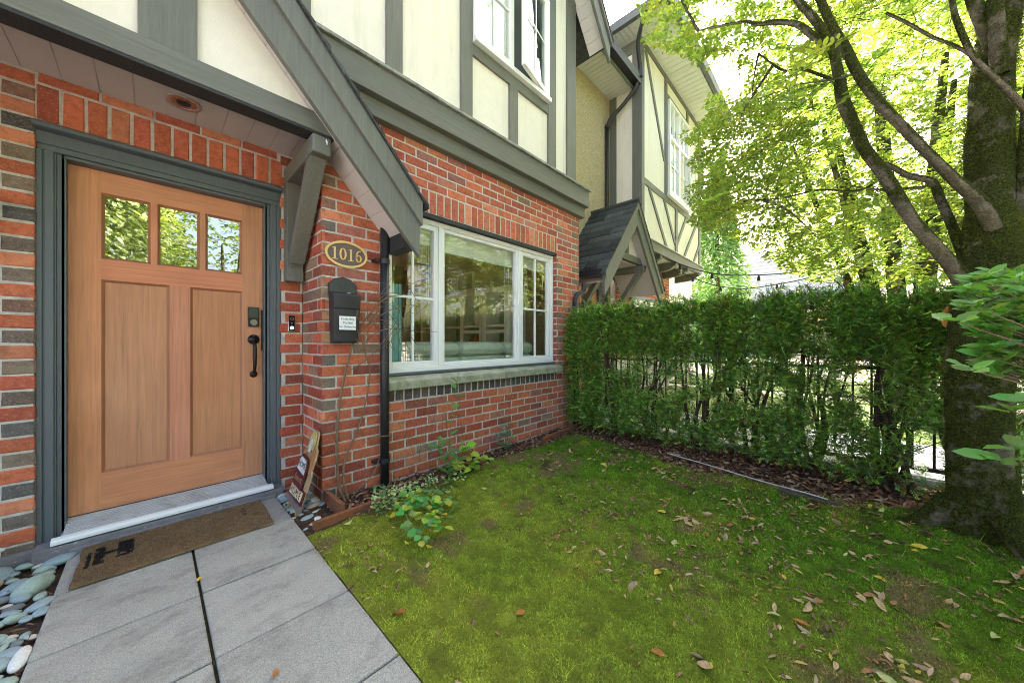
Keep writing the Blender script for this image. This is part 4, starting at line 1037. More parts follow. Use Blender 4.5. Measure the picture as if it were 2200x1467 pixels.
m_ = MB(); m_.box(3.985, 4.015, 4.75, 5.25, 2.05, 2.40); m_.build('frame', M_CAB, wa); m_ = MB(); m_.box(3.978, 3.984, 4.79, 5.21, 2.09, 2.36); m_.build('print', mat('muted_print', (.35, .30, .22), .7, .4, 6, 0), wa)
pd = thing('pendant_lamp', 'orange paper pendant lamp hanging from the living room ceiling', 'lamp', (2.7, 4.4, 2.1))
m_ = MB(); m_.box(2.55, 2.85, 4.25, 4.55, 1.92, 2.22); m_.build('shade', mat('orange_paper', (.62, .25, .05), .7, .08, 6, 0), pd, bevel=.03)
m_ = MB(); m_.tube([(2.7, 4.4, 2.22), (2.7, 4.4, 2.62)], .006, 6); m_.build('cord', M_IRON, pd)
# ================================================================ ground, path, lawn
M_GROUND = mat('pale_street_ground', (.42, .39, .34), .9, .12, 1.5, .3, 60, .2, dirt=(.30, .29, .26), dscale=.5)
g = MB(); g.add([(-300, -300, -.06), (300, -300, -.06), (300, 300, -.06), (-300, 300, -.06)], [(0, 1, 2, 3)]); structure(g.build('ground', M_GROUND))
M_CONC2 = mat('neighbour_concrete', (.36, .37, .40), .85, .1, 3, .3, 120, .2, dirt=(.26, .27, .28), dscale=1.2)
g = MB(); g.box(4.42, 5.9, -9, 3.36, -.10, -.012); structure(g.build('neighbour_path', M_CONC2))
M_SOIL = mat('bark_soil', (.075, .050, .036), .95, .45, 22, .9, 60, .15, dirt=(.14, .075, .045), dscale=16)
M_GRASS2 = mat('far_lawn', (.10, .15, .03), .9, .3, 3, .5, 40, .2)
g = MB(); g.box(5.9, 9.4, -2.2, 3.2, -.10, -.02); g.box(10.2, 14, -1.0, 3.6, -.1, -.02); structure(g.build('neighbour_lawn', M_GRASS2))

def concrete_slab():
    m, nt, out = _nt('paving_concrete'); p = N(nt, 'ShaderNodeBsdfPrincipled'); L(nt, p.outputs[0], out.inputs[0])
    a = N(nt, 'ShaderNodeAttribute'); a.attribute_name = 'col'
    n1 = noise(nt, 2.5, 6, .7); n2 = noise(nt, 260, 3, .8); n3 = noise(nt, 3.4, 5, .75, stretch=(1, 1.6, 1)); n4 = noise(nt, 420, 2, .6)
    c = ramp(nt, n1.outputs['Fac'], [(.3, (.325, .308, .272)), (.7, (.42, .398, .35))]).outputs['Color']
    c = mixc(nt, 1.0, c, ramp(nt, n2.outputs['Fac'], [(.3, (.5, .5, .5)), (.5, (1, 1, 1)), (.7, (1.45, 1.45, 1.45))]).outputs['Color'], 'MULTIPLY')
    c = mixc(nt, ramp(nt, n3.outputs['Fac'], [(.50, (0, 0, 0)), (.70, (.85, .85, .85))]).outputs['Color'], c, (.19, .17, .15))
    c = mixc(nt, ramp(nt, n4.outputs['Fac'], [(.66, (0, 0, 0)), (.7, (.7, .7, .7))]).outputs['Color'], c, (.16, .16, .16))
    c = mixc(nt, 1.0, c, a.outputs['Color'], 'MULTIPLY')
    L(nt, c, p.inputs['Base Color']); p.inputs['Roughness'].default_value = .9; p.inputs['Specular IOR Level'].default_value = .2
    L(nt, bump(nt, n2.outputs['Fac'], .6, .006), p.inputs['Normal']); return m
M_PAVE = concrete_slab()
pv = MB(); ys = [2.965, 2.535, 2.075, 1.612, 1.15, .69, .23, -.25, -.75, -1.25]
for c_, (xa, xb) in enumerate(((-.308, .146), (.156, .618))):
    for r in range(len(ys) - 1):
        s_ = (0.0 if c_ == 0 else .012); k = random.uniform(.94, 1.05); pv.col = (k, k, k)
        if r == 0 and c_ == 0: ya = ys[1] ; 
        gap = .0045
        top = -.004 + random.uniform(-.004, .004)
        pv.box(xa, xb, ys[r+1] + s_*.3 + gap, ys[r] - gap + s_*.3, -.06, top)
po = pv.build('path', M_PAVE, bevel=.006); structure(po)
g = MB(); g.box(-.306, .616, -1.2, 2.95, -.05, -.020); structure(g.build('joint_soil', mat('joint_soil', (.045, .040, .026), .95, .4, 40, .6, 120, .1, dirt=(.05, .06, .02), dscale=14)))

def nz(x, y, f, seed): return (fbm(x*f, y*f, seed) - .47)/.13
def moss_and_shade_colour(x, y, n, lo=.35, hi=1.8):
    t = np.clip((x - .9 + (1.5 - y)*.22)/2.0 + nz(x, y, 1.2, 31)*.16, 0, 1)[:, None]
    light = np.array([[.33, .375, .045]]); deep = np.array([[.135, .255, .020]])  # deep green to the right also carries the tree's shade
    colr = light*(1-t) + deep*t
    k = np.clip(.5 + .42*nz(x, y, 17, 37), 0, 1)[:, None]; colr = colr*(.80 + .38*k)
    br = np.clip(nz(x, y, 4.4, 33)*1.2 - 1.02, 0, 1)[:, None]*.85
    colr = colr*(1-br) + np.array([[.27, .20, .085]])*br
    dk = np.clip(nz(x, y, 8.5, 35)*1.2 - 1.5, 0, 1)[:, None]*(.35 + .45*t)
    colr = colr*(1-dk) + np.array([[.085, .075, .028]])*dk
    yl = np.clip(nz(x, y, 2.1, 39) - .8, 0, 1)[:, None]*.6
    colr = colr*(1-yl) + np.array([[.42, .42, .05]])*yl
    return colr * rng.uniform(lo, hi, (n, 1))
def lawn_h(x, y):
    h = -.012 + .05*(fbm(x*1.3, y*1.3, 21) - .47) + .018*(fbm(x*6, y*6, 22) - .47)
    d2 = (x - 3.12)**2 + (y + .55)**2
    h = h + .005*np.clip((fbm(x*17, y*17, 37) - .47)/.13, -1.2, 1.5) + .10*np.exp(-d2/.22)
    e = np.clip((x - .62)/.25, 0, 1); h = h*e + (-.006)*(1-e)
    return h
NXg, NYg = 300, 420
gx, gy = np.meshgrid(np.linspace(.622, 4.28, NXg), np.linspace(-3.2, 2.62, NYg), indexing='ij')
V = np.stack([gx, gy, lawn_h(gx, gy)], -1).reshape(-1, 3)
i, j = np.meshgrid(np.arange(NXg-1), np.arange(NYg-1), indexing='ij'); i = i.ravel(); j = j.ravel()
Fq = np.stack([i*NYg + j, (i+1)*NYg + j, (i+1)*NYg + j+1, i*NYg + j+1], 1)
M_LAWN = mat('moss_under_layer', (1, 1, 1), .95, .25, 160, 1.0, 220, .1, attr=True)
fc = V[Fq].mean(1)
def mulch_mask(x, y):
    edge = 3.42 + .06*np.sin(y*5) + .30*np.clip((y - 1.3)/1.2, 0, 1) - .10*np.exp(-((y-.2)/.4)**2) + .05*(fbm(x*5, y*5, 9)-.5)
    return x > edge
def bed_mask(x, y): return (y > 2.36 - .10*np.clip((1.6 - x), 0, 1) + .03*np.sin(x*6))
mm_ = mulch_mask(fc[:, 0], fc[:, 1]) | bed_mask(fc[:, 0], fc[:, 1])
colf = np.where(mm_[:, None], np.array([[.085, .052, .036]])*rng.uniform(.6, 1.4, (len(fc), 1)), moss_and_shade_colour(fc[:, 0], fc[:, 1], len(fc), .85, 1.15)*.72)
structure(np_mesh('lawn', V, Fq, M_LAWN, colf, None, True))

# moss and short grass covering the lawn
n = 640000
px = rng.uniform(.600, 3.75, n); py = rng.uniform(-2.3, 2.42, n)
dep = px*CT + py*ST
edge_ok = px > .618 + .030*np.clip(nz(px, py, 9, 48), -1, 1) + .012
keep = edge_ok & (~mulch_mask(px, py)) & (~bed_mask(px, py)) & (dep > .45) & (nz(px, py, 8, 41) > -2.3 + .9*rng.random(n)) & (rng.random(n) < np.clip(1.6/np.maximum(dep, .3), .3, 1))
px, py = px[keep], py[keep]; n = len(px)
cush = np.clip(.85 + .25*nz(px, py, 17, 37), .5, 1.4)
hgt = rng.uniform(.005, .017, n)*cush*np.where(rng.random(n) < .012, 3.2, 1.0)*(1 + .7*np.clip((px - 2.0)/1.2, 0, 1))
d = unit(np.stack([rng.normal(0, .75, n), rng.normal(0, .75, n), np.ones(n)], 1))
th = rng.uniform(0, 6.283, n); wv = np.stack([np.cos(th), np.sin(th), np.zeros(n)], 1)*(rng.uniform(.0012, .0027, n))[:, None]
B = np.stack([px, py, lawn_h(px, py) - .002], 1)
V = np.stack([B - wv, B + wv, B + d*hgt[:, None]], 1).reshape(-1, 3); Fq = np.arange(3*n).reshape(-1, 3)
M_MOSS = leaf_mat('moss_blades', (1, 1, 1), (1.0, 1.0, .7), .3, .8, .08)
mo = np_mesh('moss', V, Fq, M_MOSS, moss_and_shade_colour(px, py, n))
tag(mo, 'yellow green moss and short grass covering the small front lawn', 'moss', kind='stuff')
# crumbs, twig ends and leaf scraps lying in the moss
n = 12000; px = rng.uniform(.63, 3.6, n); py = rng.uniform(-1.8, 2.4, n)
kk = (~mulch_mask(px - .05, py)) & (rng.random(n) < np.clip(.10 + .28*nz(px, py, 2.6, 55) + .30*(px - 1.0) + .18*(.6 - py), .03, 1)); px, py = px[kk], py[kk]; n = len(px)
P = np.stack([px, py, lawn_h(px, py) + rng.uniform(.004, .014, n)], 1); D = np.stack([rng.normal(0, 1, n), rng.normal(0, 1, n), rng.normal(0, .3, n)], 1); Nn = np.stack([rng.normal(0, .5, n), rng.normal(0, .5, n), np.ones(n)], 1)
SCR = (P, D, Nn, rng.uniform(.010, .042, n), np.array([(.34, .19, .10), (.26, .14, .08), (.44, .30, .18), (.18, .11, .07), (.40, .29, .08)])[rng.integers(0, 5, n)]*rng.uniform(.6, 1.25, (n, 1)))

# leaf litter and bark chips under the hedge and along the wall
n = 9000
px = rng.uniform(3.1, 4.25, n); py = rng.uniform(-1.6, 2.55, n)
k1 = mulch_mask(px + .05, py)
px2 = rng.uniform(.85, 4.1, 1500); py2 = rng.uniform(2.25, 2.61, 1500); k2 = bed_mask(px2, py2 + .02)
px = np.concatenate([px[k1], px2[k2]]); py = np.concatenate([py[k1], py2[k2]]); n = len(px)
P = np.stack([px, py, lawn_h(px, py) + rng.uniform(.0, .02, n)], 1)
D = np.stack([rng.normal(0, 1, n), rng.normal(0, 1, n), rng.normal(0, .25, n)], 1); Nn = np.stack([rng.normal(0, .4, n), rng.normal(0, .4, n), np.ones(n)], 1)
V, Fq = leaves_arrays(P, D, Nn, rng.uniform(.025, .065, n), .38, .5)
cc = np.array([(.26, .11, .055), (.18, .085, .05), (.30, .18, .11), (.12, .07, .05), (.36, .23, .15)])[rng.integers(0, 5, n)]*rng.uniform(.6, 1.25, (n, 1))
M_LITTER = leaf_mat('dry_litter', (1, 1, 1), (.6, .4, .25), .1, .8, .15)
V2, F2 = leaves_arrays(*SCR[:4], .34, .5)
tag(np_mesh('leaf_scraps', V2, F2, M_LITTER, np.repeat(SCR[4], 2, 0)), 'small brown leaf scraps and twig ends lying in the moss', 'leaf scraps', kind='stuff')
tag(np_mesh('leaf_litter', V, Fq, M_LITTER, np.repeat(cc, 2, 0)), 'brown leaf litter and bark chips under the hedge', 'leaf litter', kind='stuff')

# garden edging boards, log edging, thin white cord
M_BOARD = mat('rusty_edging_timber', (.26, .095, .045), .8, .3, 10, .3, 60, .2, stretch=(4, 4, 20), dirt=(.10, .07, .045), dscale=6, dlo=.45, dhi=.75)
M_OLDW = mat('weathered_edging', (.075, .060, .042), .9, .3, 12, .5, 60, .2, dirt=(.07, .085, .03), dscale=5)
def board(a, b, h, w, label, material, z=-.06):
    m = MB(); m.bar((a[0], a[1], z + h/2), (b[0], b[1], z + h/2), w, h); o = m.build('edging_board', material, bevel=.004); tag(o, label, 'edging board', 'timber edging around the lawn'); return o
board((.845, 2.625), (.85, 2.32), .14, .03, 'short reddish edging board running out from the brick pier corner', M_BOARD)
board((.665, 2.285), (1.25, 2.30), .115, .032, 'reddish edging board between pebbles and lawn below the mailbox', M_BOARD, -.07)
board((3.05, 2.42), (4.1, 2.50), .105, .032, 'rusty edging board below the corner downpipe by the hedge', M_BOARD)
m = MB(); m.tube(catmull([(3.26, .32, .01), (3.22, .02, .015), (3.30, -.30, .01), (3.42, -.62, -.01)], 5), .024, 8, jit=.15); o = m.build('edging_log', M_OLDW); tag(o, 'dark rotting edging log between lawn and bark near the tree', 'log')
m = MB(); m.tube(catmull([(3.50, 1.22, .03), (3.40, .80, .032), (3.30, .45, .035), (3.22, .18, .05), (3.2, .05, .045)], 6), .0045, 6); o = m.build('garden_rope', mat('white_cord', (.5, .48, .44), .7, .2, 20, 0)); tag(o, 'thin pale rope lying between the lawn and the hedge bed', 'rope')

# ---------------------------------------------------------------- river pebbles
def pebble_mesh(seed, c):
    r_ = np.random.default_rng(seed); import bmesh
    bm = bmesh.new(); bmesh.ops.create_icosphere(bm, subdivisions=3, radius=1.0)
    k = r_.uniform(-.12, .12, 6)
    for v in bm.verts:
        x, y, z = v.co; v.co = v.co * (1 + 1.6*k[0]*math.sin(2*x + 3*k[1]*9) + 1.6*k[2]*math.cos(2.4*y) + 2*k[3]*x*y + .9*k[4]*math.sin(3.1*x - 2*z + k[5]*20))
        v.co.z *= .45; v.co.y *= .68 + k[5]
    me = bpy.data.meshes.new('pebble'); bm.to_mesh(me); bm.free()
    me.polygons.foreach_set('use_smooth', [True]*len(me.polygons)); me.materials.append(c); return me
PC = [('blue grey', (.27, .34, .36)), ('green grey', (.31, .39, .34)), ('pale cream', (.55, .51, .43)), ('dark grey', (.16, .175, .18)), ('white', (.66, .64, .60)), ('tan', (.42, .33, .24))]
PM = {}
for nm, c in PC:
    mt = mat('pebble_' + nm.replace(' ', '_'), c, .55, .22, 9, .15, 60, .4, dirt=sc(c, .6), dscale=14, dlo=.55)
    PM[nm] = [pebble_mesh(hash(nm) % 1000 + k if False else len(nm)*17 + k, mt) for k in range(6)]
def pebbles(x0, x1, y0, y1, rmin, rmax, num, group, place, test=None, weights=None):
    pts = []
    tries = 0
    while len(pts) < num and tries < 9000:
        tries += 1
        r = rmin + (rmax - rmin) * random.random()**1.6; x, y = random.uniform(x0, x1), random.uniform(y0, y1)
        if test and not test(x, y): continue
        if all((x-a)**2 + (y-b)**2 > ((r+q)*.58)**2 for a, b, q in pts): pts.append((x, y, r))
    for x, y, r in pts:
        nm = random.choices([p[0] for p in PC], weights or [5, 5, 2, 3, 1, 1])[0]
        o = bpy.data.objects.new('river_pebble', random.choice(PM[nm])); COL.objects.link(o)
        o.location = (x, y, -.030 + r*.18 + random.uniform(0, .012)); o.scale = (r, r, r*random.uniform(.7, 1.3)); o.rotation_euler = (random.uniform(-.25, .25), random.uniform(-.25, .25), random.gauss(.4, .7))
        tag(o, '%s river pebble %s' % (nm, place), 'pebble', group)
g = MB(); g.box(-3.0, -.312, -2.0, 3.05, -.08, -.045); g.box(.624, .84, 2.29, 3.06, -.08, -.04); structure(g.build('pebble_bed_soil', M_SOIL))
pebbles(-.95, -.325, 1.55, 3.0, .018, .070, 250, 'river pebbles left of the path', 'in the bed left of the paved path')
pebbles(.635, .835, 2.32, 3.03, .018, .052, 80, 'river pebbles beside the door step', 'beside the welcome sign', weights=[5, 5, 2, 2, 2, 1])
pebbles(2.9, 4.0, 2.46, 2.58, .012, .03, 26, 'small stones along the wall base', 'along the wall base near the downpipe', weights=[2, 2, 3, 2, 4, 2])
n = 700; px = rng.uniform(-.98, -.32, n); py = rng.uniform(1.4, 3.02, n)
P = np.stack([px, py, rng.uniform(-.04, -.01, n)], 1); D = np.stack([rng.normal(0, 1, n), rng.normal(0, 1, n), rng.normal(0, .3, n)], 1); Nn = np.stack([rng.normal(0, .4, n), rng.normal(0, .4, n), np.ones(n)], 1)
V, Fq = leaves_arrays(P, D, Nn, rng.uniform(.02, .06, n), .22, .5)
cc = np.array([(.17, .085, .045), (.12, .06, .04), (.24, .15, .09)])[rng.integers(0, 3, n)]*rng.uniform(.6, 1.25, (n, 1))
tag(np_mesh('bark_debris', V, Fq, M_LITTER, np.repeat(cc, 2, 0)), 'brown bark debris between the pebbles beside the path', 'debris', kind='stuff')
# white painted garden ornament peeking in at the left edge
gw = thing('garden_ornament', 'white carved wooden leaf ornament lying on the pebbles at the wall', 'ornament', (-.62, 2.85, .05))
m_ = MB(); m_.prismX([(0, 0), (.001, 0), (.001, .001)], 0, .0005)
for k, (a, b, w_) in enumerate((((-.80, 2.93, .10), (-.50, 2.955, .115), .045), ((-.75, 2.80, .04), (-.515, 2.87, .075), .022), ((-.78, 2.72, .0), (-.56, 2.78, .02), .020))):
    m_ = MB(); a = Vector(a); b = Vector(b); m_.tube([a, a.lerp(b, .3), a.lerp(b, .7), b], [w_*.5, w_, w_*.9, w_*.15], 8); m_.build('leaf_blade', M_WHITE, gw, smooth=True)

# ---------------------------------------------------------------- fallen leaves
def fallen_mesh(kind, seed):
    r_ = np.random.default_rng(seed); n = 7; vs = []; fs = []
    curl = r_.uniform(.3, 1.6); bend = r_.uniform(-.9, .9)
    for i in range(n):
        t = i/(n-1); w = .30*math.sin(math.pi*min(max(t*.94+.03, 0), 1))**.8
        for sgn in (-1, -.5, 0, .5, 1):
            y = w*sgn; zz = curl*(y**2)*1.4 + bend*(t-.5)**2*.5 + .02*math.sin(9*t + sgn)
            vs.append((t - .5, y*(1 - .3*curl*abs(sgn)*.4), zz))
    for i in range(n-1):
        for j in range(4): fs.append((i*5+j, (i+1)*5+j, (i+1)*5+j+1, i*5+j+1))
    b = len(vs); vs += [(-.5, -.01, 0), (-.5, .01, 0), (-.72, 0, .03)]; fs.append((b, b+1, b+2))
    me = bpy.data.meshes.new('fallen_leaf'); me.from_pydata(vs, [], fs)
    me.polygons.foreach_set('use_smooth', [True]*len(fs)); me.materials.append(kind); return me
LK = {'brown': (.32, .17, .075), 'tan': (.48, .33, .17), 'yellow': (.55, .40, .06), 'pale green yellow': (.42, .42, .16), 'orange brown': (.38, .16, .045), 'grey brown': (.36, .25, .155)}
LM = {}
for k, (nm, c) in enumerate(LK.items()):
    mt = mat('fallen_%s' % nm.replace(' ', '_'), c, .95, .3, 5, .3, 60, .04, dirt=sc(c, .55), dscale=9, dlo=.6)
    LM[nm] = [fallen_mesh(mt, 50 + k*10 + s) for s in range(4)]
def zone(x, y):
    if y > 1.5: return 'on the moss near the house wall'
    if x > 2.5 and y < .1: return 'on the moss near the tree trunk'
    if x > 2.6: return 'on the moss beside the hedge'
    if x < 1.25: return 'on the moss beside the path'
    return 'on the open moss in mid lawn'
cnt = 0
LAST = (2.5, .3)
while cnt < 290:
    x, y = random.uniform(.68, 3.5), random.uniform(-1.5, 2.2)
    if random.random() < .38: x, y = LAST[0] + random.gauss(0, .05), LAST[1] + random.gauss(0, .05)
    if x < .68 or x > 3.5: continue
    dep = x*CT + y*ST
    if dep < .6 or (x - 3.12)**2 + (y + .55)**2 < .07: continue
    u_, v_, _ = project(np.array([[x, y, 0.]])); u_, v_ = u_[0], v_[0]
    if not (600 < u_ < 2260 and v_ < 1500): continue
    w = .10 + .9*min(1, max(0, (x - .8)/1.6)) * (1.0 if y < 1.2 else .45)
    if random.random() > w*(.5 + fbm(x*2.5, y*2.5, 77)): continue
    nm = random.choices(list(LK), [5, 5, 2, 1.6, 1.5, 3])[0]
    o = bpy.data.objects.new('fallen_leaf', random.choice(LM[nm])); COL.objects.link(o)
    s = random.uniform(.026, .060) if random.random() < .88 else random.uniform(.060, .076); o.scale = (s, s*random.uniform(.6, 1.1), s)
    o.location = (x, y, float(lawn_h(np.array(x), np.array(y))) + .008 + s*.05); o.rotation_euler = (random.gauss(0, .35) + (math.pi if random.random() < .4 else 0), random.gauss(0, .3), random.uniform(0, 6.28))
    tag(o, 'dry %s fallen leaf %s' % (nm, zone(x, y)), 'fallen leaf', 'fallen leaves on the moss lawn'); cnt += 1; LAST = (x, y)
for (u_, v_, lab, nm) in ((428, 1246, 'yellow fallen leaf caught in the joint of the paving slabs', 'yellow'), (592, 1450, 'small tan leaf lying alone on a paving slab', 'orange brown')):
    o = bpy.data.objects.new('fallen_leaf', LM[nm][1]); COL.objects.link(o); p = atZ(u_, v_, 0); o.location = (p.x, p.y, .008); o.scale = (.035, .03, .035); o.rotation_euler = (.2, 0, 1.1); tag(o, lab, 'fallen leaf', 'fallen leaves on the paving')

# ================================================================ small plants along the wall
M_LEAFG = leaf_mat('garden_leaf', (1, 1, 1), (1.3, 1.5, .6), .35, .45, .4)
M_STEM = mat('green_stem', (.16, .18, .07), .7, .2, 12, 0)
M_TWIG = mat('brown_twig', (.20, .125, .075), .8, .3, 20, .3, 80, .2)
def foliage(name, P, D, Nn, size, cols, parent, wr=.55, fold=.25, material=None):
    V, Fq = leaves_arrays(np.array(P), np.array(D), np.array(Nn), np.array(size), wr, fold)
    return np_mesh(name, V, Fq, material or M_LEAFG, np.repeat(np.array(cols), 2, 0), parent)
def stem_plant(name, label, cat, base, stems, leaf_n, size, col, wr, droop=.2, spread=.5):
    t = thing(name, label, cat, base); m = MB(); P, D, Nn, S, C = [], [], [], [], []
    for pts in stems:
        c = catmull(pts, 6); m.tube(c, lerp_list(list(np.linspace(.004, .0018, len(pts))), 6), 5)
        for k in range(leaf_n):
            q = c[min(len(c)-1, int((.18 + .82*k/leaf_n)*(len(c)-1)))]; a = k*2.4 + random.uniform(-.4, .4)
            P.append(q); D.append((math.cos(a), math.sin(a), spread + random.uniform(-.3, .3) - droop)); Nn.append((random.gauss(0, .3), random.gauss(0, .3) - .3, 1)); S.append(size*random.uniform(.6, 1.15))
            C.append(tuple(x*random.uniform(.7, 1.25) for x in col))
    m.build('stem', M_STEM, t); foliage('foliage', P, D, Nn, S, C, t, wr); return t
B0 = atZ(965, 1028, 0)
stem_plant('young_shrub', 'tall leafy green sapling rising against the brick under the window', 'plant', B0,
    [[B0, atY(965, 960, B0.y), atY(972, 880, B0.y), atY(985, 800, B0.y + .02)], [B0, atY(950, 975, B0.y), atY(945, 940, B0.y)], [B0, atY(985, 985, B0.y - .02), atY(998, 945, B0.y)]], 13, .105, (.13, .29, .075), .46, .0, .45)
B1 = atZ(1010, 1012, 0)
stem_plant('maple_seedling', 'lime green maple seedling spreading over the moss under the window', 'plant', B1,
    [[B1, atY(1010, 975, B1.y), atY(1000, 955, B1.y)], [B1, atY(1030, 985, B1.y - .05), atY(1050, 985, B1.y - .1)], [B1, atY(985, 995, B1.y - .08), atY(1000, 1012, B1.y - .15)]], 11, .085, (.30, .44, .05), .9, .3, .25)
B2 = atZ(1088, 965, 0)
stem_plant('columbine', 'small blue green leafy plant at the wall foot near the corner downpipe', 'plant', B2,
    [[B2, atY(1085, 935, B2.y), atY(1075, 912, B2.y)], [B2, atY(1096, 940, B2.y), atY(1092, 905, B2.y)], [B2, atY(1075, 950, B2.y), atY(1066, 930, B2.y)]], 11, .06, (.15, .29, .18), .7, .1, .3)
# trailing plant over the lawn
B3 = atZ(872, 1058, .04); tp = thing('trailing_vine', 'trailing rounded leaf vine sprawling from the bed onto the moss', 'vine', B3)
m = MB(); P, D, Nn, S, C = [], [], [], [], []
for pts in ([(872, 1060, .06), (868, 1090, .10), (885, 1130, .08), (918, 1165, .05)], [(880, 1055, .08), (905, 1075, .12), (935, 1110, .10), (945, 1130, .05)], [(900, 1050, .06), (930, 1062, .08), (960, 1075, .05)]):
    c = catmull([atZ(*p) for p in pts], 6); m.tube(c, .003, 5)
    for k in range(44):
        q = c[int(random.uniform(.1, 1)*(len(c)-1))] + Vector((random.gauss(0, .035), random.gauss(0, .035), random.uniform(-.03, .02))); a = random.uniform(0, 6.28)
        P.append(q); D.append((math.cos(a), math.sin(a), random.uniform(-.3, .5))); Nn.append((random.gauss(0, .35), random.gauss(0, .35) - .2, 1)); S.append(random.uniform(.034, .066))
        cc = (.13, .33, .09) if random.random() < .75 else (.40, .46, .05); C.append(tuple(x*random.uniform(.75, 1.3) for x in cc))
m.build('stem', M_STEM, tp); foliage('foliage', P, D, Nn, S, C, tp, .95, .2)
# variegated ground cover
ev_ = thing('euonymus_shrub', 'low variegated euonymus cushion between the black downpipe and the moss', 'shrub', atZ(870, 1050, 0))
P, D, Nn, S, C = [], [], [], [], []
for k in range(620):
    u_ = random.uniform(800, 1000) if k < 460 else random.uniform(800, 850); v_ = 1078 - (u_ - 800)*.28 + random.gauss(0, 14); q = atZ(u_, v_, random.uniform(.0, .11)); 
    if q.y > 2.56 or q.y < 2.12: continue
    a = random.uniform(0, 6.28); P.append(q); D.append((math.cos(a), math.sin(a), random.uniform(-.1, .7))); Nn.append((random.gauss(0, .4), random.gauss(0, .4) - .3, 1)); S.append(random.uniform(.016, .034))
    cc = random.choice([(.11, .22, .08), (.13, .27, .09), (.42, .48, .20), (.52, .54, .28)]); C.append(tuple(x*random.uniform(.75, 1.25) for x in cc))
foliage('foliage', P, D, Nn, S, C, ev_, .75, .15)
# bare climbing rose
cr = thing('climbing_rose', 'bare brown climbing rose canes on the brick beside the mailbox and window', 'climbing plant', atZ(745, 1075, 0))
m = MB()
def cane(pts, r0, r1):
    c = catmull([atY(u_, v_, y) for u_, v_, y in pts], 5); m.tube(c, list(np.linspace(r0*1.35, r1*1.5, len(c))), 6, jit=.1)
cane([(742, 1078, 2.55), (728, 1040, 2.58), (724, 960, 2.60), (728, 880, 2.60), (742, 800, 2.59), (765, 720, 2.57), (800, 668, 2.54), (830, 640, 2.52), (870, 632, 2.55)], .008, .0025)
cane([(750, 1078, 2.55), (738, 1030, 2.57), (742, 985, 2.59), (765, 930, 2.60), (782, 880, 2.60), (795, 800, 2.60), (785, 760, 2.60), (775, 720, 2.59)], .007, .002)
cane([(752, 1075, 2.54), (770, 1050, 2.52), (800, 1020, 2.48), (815, 985, 2.49)], .005, .002)
cane([(765, 722, 2.57), (800, 690, 2.53), (840, 665, 2.50), (880, 655, 2.53), (905, 660, 2.56)], .0035, .0014)
cane([(780, 740, 2.57), (812, 712, 2.52), (850, 705, 2.50), (895, 712, 2.53), (940, 712, 2.56)], .0035, .0012)
cane([(800, 940, 2.54), (835, 935, 2.50), (880, 938, 2.52), (920, 960, 2.54), (955, 1000, 2.52)], .003, .0015)
cane([(742, 800, 2.59), (790, 770, 2.56), (835, 720, 2.51), (865, 690, 2.53)], .003, .0012)
for k in range(38):
    u_, v_ = random.uniform(760, 900), random.uniform(640, 790); cane([(u_, v_, 2.53), (u_ + random.uniform(-25, 30), v_ - random.uniform(5, 40), 2.53), (u_ + random.uniform(-40, 60), v_ - random.uniform(10, 60), 2.54)], .002, .0008)
for k in range(12):
    u_ = random.uniform(890, 1010); cane([(u_, random.uniform(980, 1010), 2.52), (u_ + random.uniform(-20, 20), random.uniform(880, 930), 2.57), (u_ + random.uniform(-40, 40), random.uniform(800, 880), 2.6)], .0014, .0006)
m.build('cane', M_TWIG, cr)
m = MB(); cane([(1090, 940, 2.55), (1092, 915, 2.56), (1094, 880, 2.59), (1098, 850, 2.6), (1105, 826, 2.6)], .003, .0012)
tag(m.build('dry_vine', M_TWIG), 'single dry dark vine stem against the brick under the right sash', 'vine')

